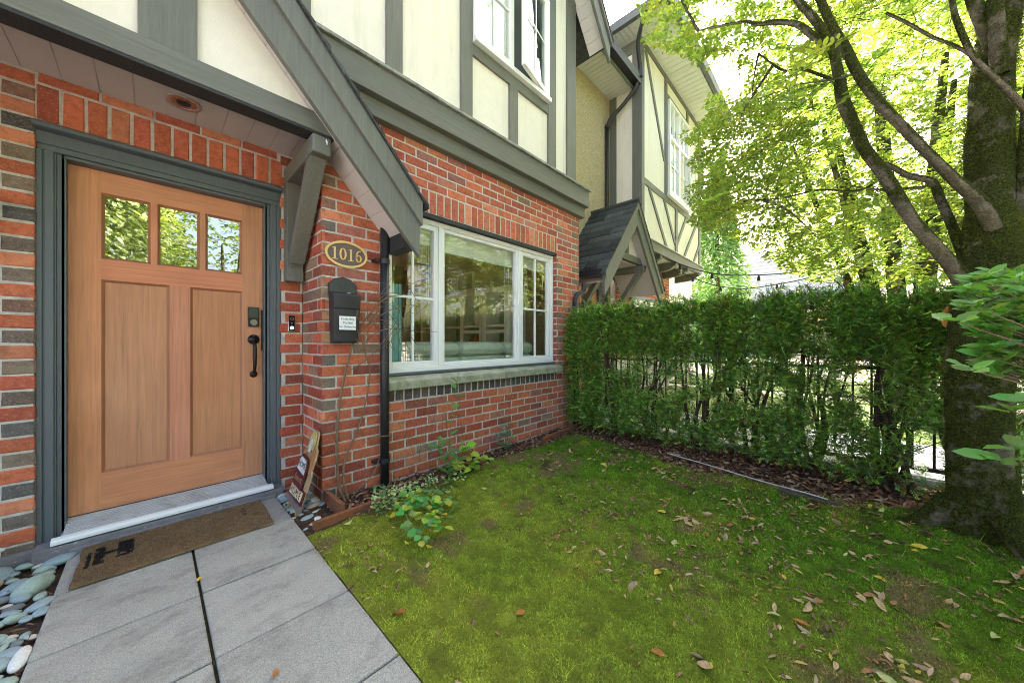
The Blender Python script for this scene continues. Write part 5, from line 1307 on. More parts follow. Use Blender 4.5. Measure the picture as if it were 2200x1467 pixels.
# ================================================================ yew hedge: separate plants with their own stems
M_YEW = leaf_mat('yew_needles', (1, 1, 1), (1.0, 1.4, .4), .18, .5, .3)
M_YSTEM = mat('yew_bark', (.075, .05, .035), .9, .3, 20, .5, 60, .2)
hy = [2.42, 1.98, 1.50, 1.02, .58, .14, -.30, -.78]
hl = ['yew hedge plant growing against the corner downpipe', 'second yew from the house in the hedge', 'third yew from the house with slender forked stems', 'yew in the hedge with bright gaps between its stems', 'fifth yew from the house leaning over the bark bed',
      'thick based yew at the middle of the bark bed', 'yew nearest the fence gap with spreading low boughs', 'last yew of the hedge beside the mossy tree trunk']
def yew(y0, label, seed):
    r_ = np.random.default_rng(seed); X0 = 3.92 + r_.uniform(-.04, .04)
    t = thing('yew_shrub', label, 'hedge plant', (X0, y0, 0), 'yew hedge plants along the fence'); m = MB()
    tips = []
    for k in range(7):
        a = r_.uniform(0, 6.28); p0 = Vector((X0 + r_.normal(0, .03), y0 + r_.normal(0, .05), -.03)); top = r_.uniform(1.0, 1.6)
        p3 = Vector((X0 + r_.normal(0, .13), y0 + r_.normal(0, .20), top)); p1 = p0.lerp(p3, .3) + Vector((r_.normal(0, .04), r_.normal(0, .05), 0)); p2 = p0.lerp(p3, .65) + Vector((r_.normal(0, .05), r_.normal(0, .07), 0))
        c = catmull([p0, p1, p2, p3], 4); m.tube(c, list(np.linspace(r_.uniform(.012, .026), .004, len(c))), 6, jit=.1)
        for q in range(6):
            s0 = c[int(r_.uniform(.25, .98)*(len(c)-1))]; dd = Vector((r_.normal(0, .16), r_.normal(0, .2), r_.uniform(.0, .22))); m.tube([s0, s0 + dd*.5 + Vector((0, 0, .02)), s0 + dd], [.004, .003, .0015], 4)
    m.build('stem', M_YSTEM, t)
    # needle sprays: short twigs with two ranks of needles
    n = 8400
    zt = 1.505 + .02*math.sin(y0*7) - .05*(y0 < -.1)
    u = r_.random(n); zz = np.where(r_.random(n) < .48, 1.0 + (zt - 1.0)*r_.random(n)**.8, .10 + 1.0*r_.random(n))
    yy = y0 + r_.uniform(-.34, .34, n); sx = np.where(r_.random(n) < .72, -1, 1)
    half = .24*np.clip((zt + .02 - zz)/.10, .25, 1)*(.75 + .5*fbm(yy*4, zz*4, seed % 7))
    xx = X0 + sx*half*np.sqrt(r_.uniform(.12, 1, n))
    dens = fbm(yy*5.5 + 3, zz*5.0, 61)*.75 + fbm(yy*2.2, zz*2.2, 62)*.45
    low = np.clip((1.20 - zz)/.30, 0, 1)
    bright_zone = np.clip(1 - np.abs(zz - .78)/.35, 0, 1)*np.clip((1.9 - y0)/1.0, 0, 1)
    keep = dens > (.31 + .165*low + .085*bright_zone)
    keep &= (yy < 2.56)
    st = r_.random(n) < .018; zz = np.where(st, zt + r_.uniform(0, .07, n), zz)
    P = np.stack([xx, yy, zz + .02*r_.normal(0, 1, n)], 1)[keep]; n = len(P)
    out = np.stack([np.sign(P[:, 0] - X0)*.8, (P[:, 1] - y0)*.6, np.full(n, .35)], 1) + r_.normal(0, .55, (n, 3))
    D = unit(out); Nn = unit(np.stack([r_.normal(0, .5, n), r_.normal(0, .5, n), np.ones(n)], 1)); S = unit(np.cross(Nn, D)); Ln = r_.uniform(.045, .095, n)
    k = 9; tt = (np.arange(k) + .6)/k; PP, DD, NN, SS, CC = [], [], [], [], []
    base = np.array([(.145, .265, .040), (.20, .34, .050), (.085, .18, .038), (.29, .44, .065), (.16, .30, .085)])[r_.integers(0, 5, n)]*r_.uniform(.5, 1.7, (n, 1))
    brn = r_.random(n) < .05; base[brn] = np.array([(.24, .12, .045)])*r_.uniform(.6, 1.3, (int(brn.sum()), 1))
    for q in range(k):
        for sg in (-1, 1):
            PP.append(P + D*(Ln*tt[q])[:, None]); DD.append(D*.65 + S*sg*.75 + r_.normal(0, .12, (n, 3))); NN.append(Nn); SS.append(r_.uniform(.016, .026, n)*(1.1 - .45*tt[q])); CC.append(base*(.8 + .5*tt[q]))
    PP = np.concatenate(PP); DD = unit(np.concatenate(DD)); NN = np.concatenate(NN); SS = np.concatenate(SS)[:, None]; CC = np.concatenate(CC)
    sd = unit(np.cross(NN, DD))*.0032
    V = np.stack([PP - sd, PP + DD*SS*.55 - sd*1.05, PP + DD*SS, PP + DD*SS*.55 + sd*1.05], 1).reshape(-1, 3); Fq = np.arange(len(PP)*4).reshape(-1, 4)
    np_mesh('foliage', V, Fq, M_YEW, CC, t)
for k, y in enumerate(hy): yew(y, hl[k], 300 + k)

# ---------------------------------------------------------------- iron fence on a concrete kerb behind the hedge
fe = thing('iron_fence', 'black iron picket fence on a concrete kerb behind the yew hedge', 'fence', (4.30, .5, 0))
m = MB(); m.box(4.20, 4.40, -2.8, 2.60, -.10, .045); m.build('kerb', mat('pale_concrete_kerb', (.42, .43, .45), .85, .12, 6, .3, 100, .2), fe, bevel=.01)
for z, h in ((1.03, .032), (.90, .028), (.10, .032)):
    m = MB(); m.box(4.285, 4.315, -2.8, 2.58, z - h/2, z + h/2); m.build('rail', M_IRON, fe)
y = -2.75
while y < 2.55:
    m = MB(); m.box(4.292, 4.308, y, y + .016, .10, 1.08); m.build('picket', M_IRON, fe); y += .115
for y in (-2.6, -.9, .8, 2.5):
    m = MB(); m.box(4.275, 4.325, y, y + .05, .04, 1.14); m.build('post', M_IRON, fe)
# ================================================================ trees
def bark_material(name, base, moss_lo, moss_hi, up=.35):
    m, nt, out = _nt(name); p = N(nt, 'ShaderNodeBsdfPrincipled'); L(nt, p.outputs[0], out.inputs[0])
    n1 = noise(nt, 9, 6, .7, stretch=(1, 1, .55)); n2 = noise(nt, 55, 5, .7, stretch=(1, 1, 2.4))
    c = ramp(nt, n1.outputs['Fac'], [(.3, sc(base, .55)), (.5, base), (.68, sc(base, 1.5))]).outputs['Color']
    c = mixc(nt, 1.0, c, ramp(nt, n2.outputs['Fac'], [(.3, (.55, .55, .55)), (.6, (1.1, 1.1, 1.1))]).outputs['Color'], 'MULTIPLY')
    n5 = noise(nt, 22, 4, .6); c = mixc(nt, ramp(nt, n5.outputs['Fac'], [(.60, (0, 0, 0)), (.66, (.7, .7, .7))]).outputs['Color'], c, (.30, .30, .25))
    ge = N(nt, 'ShaderNodeNewGeometry'); sx = N(nt, 'ShaderNodeSeparateXYZ'); L(nt, ge.outputs['Normal'], sx.inputs[0])
    n3 = noise(nt, 5.5, 6, .72); ma = N(nt, 'ShaderNodeMath', operation='MULTIPLY_ADD'); L(nt, sx.outputs['Z'], ma.inputs[0]); ma.inputs[1].default_value = up; L(nt, n3.outputs['Fac'], ma.inputs[2])
    n4 = noise(nt, 120, 3, .7)
    mc = ramp(nt, n4.outputs['Fac'], [(.3, (.014, .016, .005)), (.5, (.048, .056, .012)), (.72, (.13, .14, .025))]).outputs['Color']
    c = mixc(nt, ramp(nt, ma.outputs[0], [(moss_lo, (0, 0, 0)), (moss_hi, (1, 1, 1))]).outputs['Color'], c, mc)
    L(nt, c, p.inputs['Base Color']); p.inputs['Roughness'].default_value = .95; p.inputs['Specular IOR Level'].default_value = .1
    ad = N(nt, 'ShaderNodeMath', operation='MULTIPLY_ADD'); L(nt, n2.outputs['Fac'], ad.inputs[0]); ad.inputs[1].default_value = .6; L(nt, n4.outputs['Fac'], ad.inputs[2])
    L(nt, bump(nt, ad.outputs[0], 1.0, .02), p.inputs['Normal']); return m
M_BARK = bark_material('hornbeam_bark', (.25, .21, .15), .395, .50)
M_BARK2 = bark_material('branch_bark', (.20, .175, .135), .50, .64)
def limb_px(pts, k=12):
    """pts: (u, v, depth, pixel width) -> smooth axis and radii in metres"""
    ax = [atD(u, v, t) for u, v, t, w in pts]; r = [w*.5*t/F/math.sqrt(1 + ((u - CX)/F)**2)*.95 for u, v, t, w in pts]
    return catmull(ax, k), lerp_list(r, k)
TUFTS = []
def tree_tube(mb, axis, rad, n=18, lump=.10, seed=0, tuft=0.0):
    P = np.array([tuple(p) for p in axis]); Rr = np.array(rad); k = len(P)
    T = unit(np.gradient(P, axis=0)); e = np.cross(T[0], [0.3, 1, .1]); e /= np.linalg.norm(e); V = np.zeros((k, n, 3)); ph = np.linspace(0, 2*np.pi, n, endpoint=False)
    cum = np.concatenate([[0], np.cumsum(np.linalg.norm(np.diff(P, axis=0), axis=1))])
    for i in range(k):
        e = e - T[i]*np.dot(e, T[i]); e /= np.linalg.norm(e); g_ = np.cross(T[i], e)
        rr = Rr[i]*(1 + lump*(2*fbm(ph_c(ph)[0]*1.3 + seed, ph_c(ph)[1]*1.3 + cum[i]*5/(1 + 6*Rr[i]), seed) - .94) + lump*.5*np.sin(3*ph + seed + cum[i]*1.3) + lump*.55*(2*fbm(ph*4 + seed, cum[i]*9/(1 + 3*Rr[i]) + 0*ph, seed + 5) - .94))
        V[i] = P[i] + e*(rr*np.cos(ph))[:, None] + g_*(rr*np.sin(ph))[:, None]
    fs = [(i*n + j, i*n + (j+1) % n, (i+1)*n + (j+1) % n, (i+1)*n + j) for i in range(k-1) for j in range(n)]
    fs.append(tuple((k-1)*n + j for j in range(n)))
    mb.add(V.reshape(-1, 3).tolist(), fs)
    if tuft > 0:
        num = int(tuft*cum[-1]*np.mean(Rr)*6.28); s = rng.uniform(0, k-1.001, num); i0 = s.astype(int); fr = (s - i0)[:, None]; j = rng.integers(0, n, num)
        Q = V[i0, j]*(1-fr) + V[i0+1, j]*fr; C = P[i0]*(1-fr) + P[i0+1]*fr; TUFTS.append((Q, unit(Q - C)))
def ph_c(ph): return np.cos(ph), np.sin(ph)
def in_poly(u, v, poly):
    inside = np.zeros(len(u), bool); j = len(poly) - 1
    for i in range(len(poly)):
        xi, yi = poly[i]; xj, yj = poly[j]
        c = ((yi > v) != (yj > v)) & (u < (xj - xi)*(v - yi)/((yj - yi) if yj != yi else 1e-9) + xi)
        inside ^= c; j = i
    return inside
OUTL = [(1300, -400), (1368, 10), (1392, 62), (1388, 100), (1440, 108), (1480, 122), (1522, 150), (1545, 195), (1512, 212), (1525, 250), (1490, 275), (1458, 286), (1470, 308), (1502, 314), (1480, 345), (1505, 382),
        (1470, 410), (1480, 440), (1505, 455), (1474, 472), (1512, 492), (1560, 505), (1605, 522), (1640, 552), (1690, 580), (1740, 604), (1850, 612), (2070, 615), (2400, 615), (2400, -400)]
def crown_filter(P, soft=10):
    u, v, d = project(P); u = u + rng.normal(0, soft, len(u)); v = v + rng.normal(0, soft, len(u))
    infr = (d > .05) & (u > -60) & (u < 2300) & (v > -120) & (v < 1560)
    ok = ~infr | in_poly(u, v, OUTL)
    hole = in_poly(u, v, [(1500, 128), (1560, 118), (1610, 150), (1600, 215), (1535, 205)])
    hole2 = in_poly(u, v, [(1500, 5), (1590, 0), (1560, 45), (1510, 40)])
    ok &= ~((hole | hole2) & (rng.random(len(u)) < .86) & infr)
    return ok & (P[:, 1] < 2.05)
def sprays(P, center, length, nl, size, cols, flat=.35, droop=.15, jit=.5):
    n = len(P); out = P - np.array(center); out[:, 2] *= .35; D = unit(unit(out) + rng.normal(0, jit, (n, 3))*[1, 1, .35]); D[:, 2] -= droop; D = unit(D)
    Nn = unit(np.stack([rng.normal(0, flat, n), rng.normal(0, flat, n), np.ones(n)], 1)); S = unit(np.cross(Nn, D))
    Ln = rng.uniform(length*.6, length*1.2, n); PP, DD, NN, SS, CC = [], [], [], [], []
    for q in range(nl):
        tt = (q + .6)/nl; sg = 1 if q % 2 else -1
        pos = P + D*(Ln*tt)[:, None]; pos[:, 2] -= (Ln*tt*tt*.22)
        PP.append(pos); DD.append(D*.55 + S*sg*.8 + rng.normal(0, .22, (n, 3))); NN.append(unit(Nn + rng.normal(0, .35, (n, 3)))); SS.append(rng.uniform(size*.6, size*1.15, n)); CC.append(cols*rng.uniform(.75, 1.25, (n, 1)))
    tw = (P, P + D*Ln[:, None]*1.0 - np.array([[0, 0, .20]])*Ln[:, None])
    return np.concatenate(PP), np.concatenate(DD), np.concatenate(NN), np.concatenate(SS), np.concatenate(CC), tw
def twig_mesh(name, A, B, r, material, parent):
    n = len(A); D = unit(B - A); e = unit(np.cross(D, np.array([[.31, .2, 1.0]]))); f = np.cross(D, e); V = []
    for k in range(3):
        a = 2*np.pi*k/3; o = e*math.cos(a) + f*math.sin(a); V += [A + o*r, B + o*r*.35]
    V = np.stack(V, 1).reshape(-1, 3); b = np.arange(n)[:, None]*6
    Fq = np.concatenate([b + np.array([[0, 2, 3, 1]]), b + np.array([[2, 4, 5, 3]]), b + np.array([[4, 0, 1, 5]])], 1).reshape(-1, 4)
    return np_mesh(name, V, Fq, material, None, parent, True)
M_HORN = leaf_mat('hornbeam_leaf', (1, 1, 1), (2.4, 2.5, 1.4), .5, .5, .3)

# -- the big mossy hornbeam at the right of the lawn
base = atD(2108, 1190, 1.86)
mt_ = thing('hornbeam_tree', 'big mossy multi limbed tree at the corner of the lawn beside the hedge', 'tree', (base.x, base.y, 0))
tk = MB(); TD = 1.88
a_, r_ = limb_px([(2108, 1290, TD, 330), (2108, 1225, TD, 235), (2106, 1150, TD, 190), (2104, 1000, TD, 164), (2104, 850, TD, 152), (2112, 740, TD, 160), (2128, 640, TD, 176), (2130, 560, TD, 150), (2128, 450, TD + .04, 118), (2127, 300, TD + .08, 112), (2135, 150, TD + .10, 104), (2160, 0, TD + .12, 90), (2190, -160, TD + .14, 70), (2240, -420, TD + .2, 50)])
tree_tube(tk, a_, r_, 44, .15, 3, 4200)
L1 = limb_px([(2105, 660, TD, 90), (2058, 587, TD, 66), (2010, 528, TD - .03, 52), (1958, 468, TD - .05, 50), (1905, 382, TD - .02, 47), (1858, 318, TD + .05, 44), (1834, 267, TD + .10, 42), (1812, 215, TD + .16, 40), (1803, 170, TD + .22, 37), (1791, 110, TD + .3, 32), (1772, 72, TD + .36, 30), (1740, 30, TD + .42, 26), (1715, 0, TD + .46, 24), (1670, -70, TD + .55, 18)])
L2 = limb_px([(2150, 520, TD, 74), (2110, 440, TD - .06, 58), (2049, 382, TD - .10, 44), (1990, 325, TD - .12, 38), (1929, 262, TD - .10, 36), (1885, 215, TD - .06, 35), (1843, 157, TD, 34), (1815, 100, TD + .06, 32), (1791, 62, TD + .10, 30), (1762, 0, TD + .16, 26), (1725, -80, TD + .24, 20)])
L3 = limb_px([(2075, 560, TD + .12, 44), (2052, 500, TD + .16, 36), (2020, 425, TD + .2, 32), (2003, 390, TD + .22, 30), (1953, 377, TD + .25, 24), (1925, 362, TD + .27, 20), (1900, 350, TD + .28, 15)])
L4 = limb_px([(2210, 240, TD - .12, 40), (2187, 219, TD - .14, 32), (2140, 170, TD - .18, 26), (2096, 129, TD - .2, 24), (2070, 80, TD - .2, 23), (2048, 20, TD - .18, 22), (2040, -60, TD - .15, 20)])
L4b = limb_px([(2090, 122, TD - .2, 16), (2050, 98, TD - .18, 14), (2000, 78, TD - .14, 13), (1950, 50, TD - .1, 12), (1903, 28, TD - .05, 10)])
L5 = limb_px([(1775, 98, TD + .36, 22), (1742, 75, TD + .40, 19), (1712, 53, TD + .45, 16), (1660, 48, TD + .55, 13), (1629, 52, TD + .65, 10), (1590, 48, TD + .8, 7), (1500, 66, TD + 1.0, 5)])
L6 = limb_px([(2175, 700, TD + .02, 92), (2196, 600, TD, 70), (2200, 500, TD - .02, 52), (2204, 350, TD - .04, 50), (2225, 150, TD - .04, 46), (2260, -100, TD, 40)])
L7 = limb_px([(2140, 130, TD + .08, 50), (2128, 90, TD + .06, 46), (2105, 30, TD + .06, 42), (2080, -40, TD + .1, 38), (2040, -160, TD + .2, 30)])
L8 = limb_px([(2150, 160, TD + .02, 52), (2145, 80, TD, 50), (2140, 0, TD, 46), (2150, -140, TD + .05, 36)])
L9 = limb_px([(1795, 175, TD + .25, 11), (1760, 160, TD + .4, 9), (1720, 148, TD + .55, 8), (1680, 150, TD + .7, 7), (1630, 115, TD + .9, 5)])
L10 = limb_px([(1830, 400, TD + .0, 6), (1900, 408, TD, 9), (1985, 402, TD + .05, 12)]); L11 = limb_px([(1900, 380, TD + .1, 9), (1840, 410, TD + .3, 8), (1760, 408, TD + .5, 6), (1680, 425, TD + .8, 5), (1600, 432, TD + 1.1, 4)])
limbs = [L1, L2, L3, L4, L4b, L5, L6, L7, L8, L9, L10, L11]
for k, l in enumerate(limbs): tree_tube(tk, l[0], [q*(.76 if k < 5 else .95) for q in l[1]], 20 if k < 9 else 8, .15, 10 + k, 2600 if k in (0, 1, 2) else 1000 if k in (3, 4, 5, 7, 8) else 0)
# buttress roots
for a in (215, 265, 320, 30, 90):
    d_ = Vector((math.cos(R(a)), math.sin(R(a)), 0)); c = Vector((base.x, base.y, 0))
    tree_tube(tk, catmull([c + d_*.10 + Vector((0, 0, .24)), c + d_*.20 + Vector((0, 0, .09)), c + d_*.32 + Vector((0, 0, .02)), c + d_*.48 + Vector((0, 0, -.06))], 5), lerp_list([.062, .048, .032, .015], 5), 12, .12, a, 3000)
tk.build('trunk', M_BARK, mt_, smooth=True)
Q = np.concatenate([t[0] for t in TUFTS]); Qn = np.concatenate([t[1] for t in TUFTS]); TUFTS.clear()
msk = fbm(Q[:, 0]*7 + Q[:, 1]*5, Q[:, 2]*5, 91) + .10*Qn[:, 2] + .16*np.clip(.45 - Q[:, 2], 0, .45)/.45 + .07*np.clip(Q[:, 2] - 1.5, 0, .5)
kp_ = msk > .455; Q, Qn = Q[kp_], Qn[kp_]; Q = np.repeat(Q, 7, 0) + rng.normal(0, .011, (len(Q)*7, 3)); Qn = np.repeat(Qn, 7, 0); n = len(Q)
D = unit(Qn*.8 + rng.normal(0, .5, (n, 3)) + [[0, 0, -.15]]); sd = unit(np.cross(D, rng.normal(0, 1, (n, 3))))*.0013; hh = rng.uniform(.006, .024, (n, 1))
V = np.stack([Q - sd, Q + sd, Q + D*hh], 1).reshape(-1, 3)
ct = fbm(Q[:, 0]*4, Q[:, 2]*4, 93)[:, None]
mo2 = np_mesh('moss', V, np.arange(3*n).reshape(-1, 3), M_MOSS, np.array([[.090, .105, .018]])*(.35 + 1.6*ct)*rng.uniform(.5, 1.5, (n, 1)), mt_); mo2['kind'] = 'stuff'

# crown of the big tree: flat layered sprays of small leaves
def horn_cols(n, bright=1.0): return np.array([(.14, .20, .038), (.16, .215, .042), (.12, .19, .040), (.19, .22, .040)])[rng.integers(0, 4, n)]*bright*rng.uniform(.7, 1.2, (n, 1))
def ellipsoid(c, r, n):
    q = rng.normal(0, 1, (n, 3)); q = unit(q)*rng.uniform(.25, 1, (n, 1))**(1/2.2); return np.array(c) + q*np.array(r)
P = ellipsoid((3.6, .0, 4.3), (3.4, 2.6, 2.5), 5200); P = P[P[:, 2] > 2.0]
u, v, d = project(P); P = P[(d < -.3) | ((d > 1.9) & ~((u > 1930) & (d < 2.5) & (u < 2400)))]
P = P[crown_filter(P, 6)]; P = P[fbm(P[:, 0]*1.1 + P[:, 2]*.7, P[:, 1]*1.1 + P[:, 2]*1.6, 71) > .40]
# boughs reaching to the upper left over the lawn and to the neighbour's bay
def region(poly, dlo, dhi, n):
    us = np.array([p[0] for p in poly]); vs = np.array([p[1] for p in poly]); uu = rng.uniform(us.min(), us.max(), n*3); vv = rng.uniform(vs.min(), vs.max(), n*3); ok = in_poly(uu, vv, poly); uu, vv = uu[ok][:n], vv[ok][:n]
    dd = rng.uniform(dlo, dhi, len(uu)); a = (uu - CX)/F; return np.stack([(CT + a*ST)*dd, (ST - a*CT)*dd, H + (CY - vv)/F*dd], 1)
PB = np.concatenate([region([(1390, -60), (1395, 92), (1470, 108), (1560, 110), (1700, 160), (1700, -60)], 2.7, 3.9, 150), region([(1540, 200), (1500, 290), (1500, 330), (1640, 420), (1760, 380), (1720, 180)], 3.0, 4.6, 190), region([(1485, 400), (1490, 480), (1600, 520), (1800, 560), (1800, 430), (1600, 400)], 3.4, 5.0, 115)])
PB = PB[(PB[:, 1] < 1.9)]; PB = PB[crown_filter(PB, 4)]
P = np.concatenate([P, PB]); n = len(P)
PP, DD, NN, SS, CC, tw = sprays(P, (3.2, -.5, 3.0), .42, 17, .054, horn_cols(n)); ok = crown_filter(PP, 3)
V, Fq = leaves_arrays(PP[ok], DD[ok], NN[ok], SS[ok], .55, .18); np_mesh('crown', V, Fq, M_HORN, np.repeat(CC[ok], 2, 0), mt_)
tk_ = crown_filter(tw[1], 2); twig_mesh('twig', tw[0][tk_], tw[1][tk_], .0022, M_BARK2, mt_)
LP = np.concatenate([np.array([tuple(p) for p in l[0][3:]]) for l in limbs if l is not L6])
used = {}; bm_ = MB(); sel = rng.choice(len(P), 130, replace=False)
for i in sel:
    dd = np.linalg.norm(LP - P[i], axis=1) + .8*np.maximum(0, LP[:, 2] - P[i][2]); j = int(dd.argmin()); A = Vector(LP[j]); Bq = Vector(P[i]); le = (Bq - A).length
    if le > 2.6 or le < .15 or any(abs(j - q) < 7 for q in used): continue
    used[j] = used.get(j, 0) + 1
    m1 = A.lerp(Bq, .45) + Vector((random.gauss(0, .05), random.gauss(0, .05), .04*le)); c = catmull([A, m1, Bq], 5); bm_.tube(c, list(np.linspace(.005 + .006*le, .003, len(c))), 5)
bm_.build('branch', M_BARK2, mt_, smooth=True)

# -- other trees of the row beyond the fence
def row_tree(label, bx, by, stems, crown_c, crown_r, ns, leaf, bright, seed, filt=True, nl=11, length=.5, cat='tree', group=None, thresh=.42):
    t = thing('hornbeam_tree', label, cat, (bx, by, 0), group); m = MB()
    for k, (dx, dy, h, r) in enumerate(stems):
        tree_tube(m, catmull([(bx + dx*.08, by + dy*.08, -.05), (bx + dx*.25, by + dy*.25, h*.22), (bx + dx*.6 + .05*math.sin(k*3), by + dy*.6, h*.58), (bx + dx, by + dy, h)], 6), lerp_list([r*1.25, r, r*.75, r*.3], 6), 10, .12, seed + k)
    m.build('trunk', M_BARK, t, smooth=True)
    P = ellipsoid(crown_c, crown_r, ns); 
    if filt: P = P[crown_filter(P, 6)]
    P = P[fbm(P[:, 0]*.8 + P[:, 2]*.5, P[:, 1]*.8 + P[:, 2]*1.1, seed) > thresh]
    PP, DD, NN, SS, CC, tw = sprays(P, (bx, by, crown_c[2] - 1.5), length, nl, leaf, horn_cols(len(P), bright), .4)
    if filt: ok = crown_filter(PP, 3)
    else: ok = np.ones(len(PP), bool)
    V, Fq = leaves_arrays(PP[ok], DD[ok], NN[ok], SS[ok], .6, .18); np_mesh('crown', V, Fq, M_HORN, np.repeat(CC[ok], 2, 0), t)
    tk_ = crown_filter(tw[1], 2) if filt else np.ones(len(tw[0]), bool); twig_mesh('twig', tw[0][tk_], tw[1][tk_], .004, M_BARK2, t); return t
row_tree('many stemmed tree spreading behind the far side of the hedge', 7.6, -.75, [(-.5, .35, 4.6, .10), (-.25, -.3, 5.0, .11), (.35, .25, 5.2, .10), (.6, -.5, 5.0, .10), (-.9, .9, 4.2, .07), (.1, .9, 5.2, .08), (-.2, 1.3, 4.4, .06)], (7.2, -.3, 4.0), (3.2, 2.6, 2.7), 5200, .070, 1.0, 401, True, 13)
row_tree('leafy street tree standing beyond the many stemmed tree', 12.5, -2.2, [(-.4, .5, 6.0, .14), (.5, -.3, 6.5, .14), (-.6, -.5, 5.6, .1)], (12.2, -1.9, 5.9), (4.0, 3.4, 3.6), 4200, .105, 1.0, 431, True, 12, .7, thresh=.36)
row_tree('tall tree at the right closing the row behind the mossy trunk', 8.5, -5.0, [(-.4, .5, 6.0, .14), (.5, -.3, 6.5, .14)], (8.5, -4.8, 6.6), (3.4, 3.0, 3.0), 2300, .12, 1.0, 461, True, 10, .7, thresh=.36)

# -- conifers: one far down the street, others across the street that the glass mirrors
M_CON = leaf_mat('cedar_spray', (1, 1, 1), (1.5, 1.6, .6), .35, .6, .2)
def conifer(label, bx, by, h, rad, ns, seed, col=(.07, .14, .05), size=.22, z0=.8):
    t = thing('conifer_tree', label, 'tree', (bx, by, 0)); m = MB(); m.tube([(bx, by, -.1), (bx, by, h*.5), (bx, by, h*.98)], [rad*.09, rad*.055, .02], 10); m.build('trunk', M_YSTEM, t)
    r_ = np.random.default_rng(seed); tt = r_.random(ns)**.75; z = z0 + (h - z0)*tt; a = r_.uniform(0, 6.283, ns); bough = np.floor(z*2.2); 
    lob = .72 + .42*vnoise(a*2.2 + bough*7, bough*3.1, seed)
    rr = rad*(1 - tt)**.8*lob*np.sqrt(r_.uniform(.15, 1, ns)); P = np.stack([bx + rr*np.cos(a), by + rr*np.sin(a), z - .28*rr], 1)
    D = unit(np.stack([np.cos(a), np.sin(a), np.full(ns, -.5)], 1) + r_.normal(0, .35, (ns, 3))); Nn = unit(np.stack([np.cos(a)*.5, np.sin(a)*.5, np.ones(ns)], 1) + r_.normal(0, .4, (ns, 3)))
    V, Fq = leaves_arrays(P, D, Nn, r_.uniform(size*.5, size*1.2, ns), .42, .3); cc = np.array([col])*r_.uniform(.55, 1.5, (ns, 1))
    np_mesh('crown', V, Fq, M_CON, np.repeat(cc, 2, 0), t); return t
conifer('bright green cedar far down the street behind the string lights', 20.5, 4.6, 10.5, 2.0, 9500, 501, (.20, .33, .14), .32)
conifer('broad sunlit cedar across the street mirrored in the door glass', -1.6, -12.0, 13.0, 4.2, 26000, 511, (.30, .36, .17), .34)
conifer('second cedar across the street mirrored in the front glass', -7.5, -13.0, 12.0, 3.6, 12000, 521, (.09, .15, .06), .36)
row_tree('leafy tree across the street mirrored in the bay window', 5.5, -11.5, [(-.4, .5, 6.0, .16), (.5, -.3, 6.5, .16)], (5.5, -11.5, 5.6), (3.2, 3.0, 3.6), 1500, .16, .9, 541, False, 10, .8, thresh=.36)
row_tree('dark tree across the street mirrored beside the cedar', 1.9, -9.0, [(-.3, .3, 4.4, .10), (.3, -.3, 4.6, .1)], (2.1, -9.0, 4.6), (1.7, 1.6, 2.6), 520, .13, .75, 571, False, 10, .7, thresh=.36)
row_tree('bushy tree across the street mirrored in the right sash', 11.5, -11.0, [(-.4, .5, 6.0, .16), (.5, -.3, 6.5, .16)], (11.5, -11.0, 5.2), (3.6, 3.0, 4.0), 1500, .16, .95, 601, False, 10, .8, thresh=.36)

# ================================================================ foreground shrub at the right edge
fs_ = thing('azalea_shrub', 'light green leafy shrub reaching in from the right over the tree trunk', 'shrub', (1.75, -.95, 0))
m = MB(); P, D, Nn, S, C = [], [], [], [], []
B = Vector((1.75, -.95, 0))
def shoot(tip_u, tip_v, dpt, r=.006):
    tp_ = atD(tip_u, tip_v, dpt); mid = B.lerp(tp_, .6) + Vector((0, 0, .22)); c = catmull([B, mid, tp_], 6); m.tube(c, list(np.linspace(r*.6, .0011, len(c))), 6); return c
def whorl(q, dirn, n_, size):
    for k in range(n_):
        a = 6.283*k/n_ + random.uniform(-.3, .3); e = Vector((math.cos(a), math.sin(a), random.uniform(-.12, .3))) + Vector(dirn)*.5
        P.append(q + Vector((random.gauss(0, .006), random.gauss(0, .006), random.gauss(0, .004)))); D.append(tuple(e)); Nn.append((random.gauss(-.45, .45), random.gauss(.1, .45), .8)); S.append(size*random.uniform(.6, 1.15))
        cc = (.13, .275, .05); C.append(tuple(x*random.uniform(.75, 1.25) for x in cc))
for k in range(120):
    u_ = 2215 - 150*random.random()**1.3 if k < 92 else random.uniform(2150, 2330); v_ = random.uniform(588, 800); 
    if u_ < 2070 and not (620 < v_ < 720): continue
    if v_ > 730 and u_ < 2110: u_ += 40
    c = shoot(u_, v_, random.uniform(.95, 1.3)); dv = c[-1] - c[-4]
    whorl(c[-1], dv.normalized(), 8, .052)
    for q in c[-8:-1:3]: whorl(q, dv.normalized(), 3, .046)
for u_, v_ in ((2150, 985), (2190, 965), (2165, 880), (2210, 860), (2080, 790), (2060, 690)):
    c = shoot(u_, v_, .86, .004); whorl(c[-1], (c[-1] - c[-4]).normalized(), 5, .062)
for k in range(90):      # the body of the shrub outside the picture
    q = Vector((1.75 + random.gauss(0, .22), -1.0 + random.gauss(0, .22), random.uniform(.5, 1.35))); uu, vv, dd = project(np.array([tuple(q)]))
    if dd[0] > .05 and uu[0] < 2290: continue
    m.tube([B, B.lerp(q, .6) + Vector((0, 0, .1)), q], [.008, .005, .002], 5); whorl(q, (0, 0, .5), 7, .062)
m.build('stem', M_TWIG, fs_)
foliage('foliage', P, D, Nn, S, C, fs_, .50, .15, leaf_mat('azalea_leaf', (1, 1, 1), (1.5, 1.6, .7), .35, .45, .35))
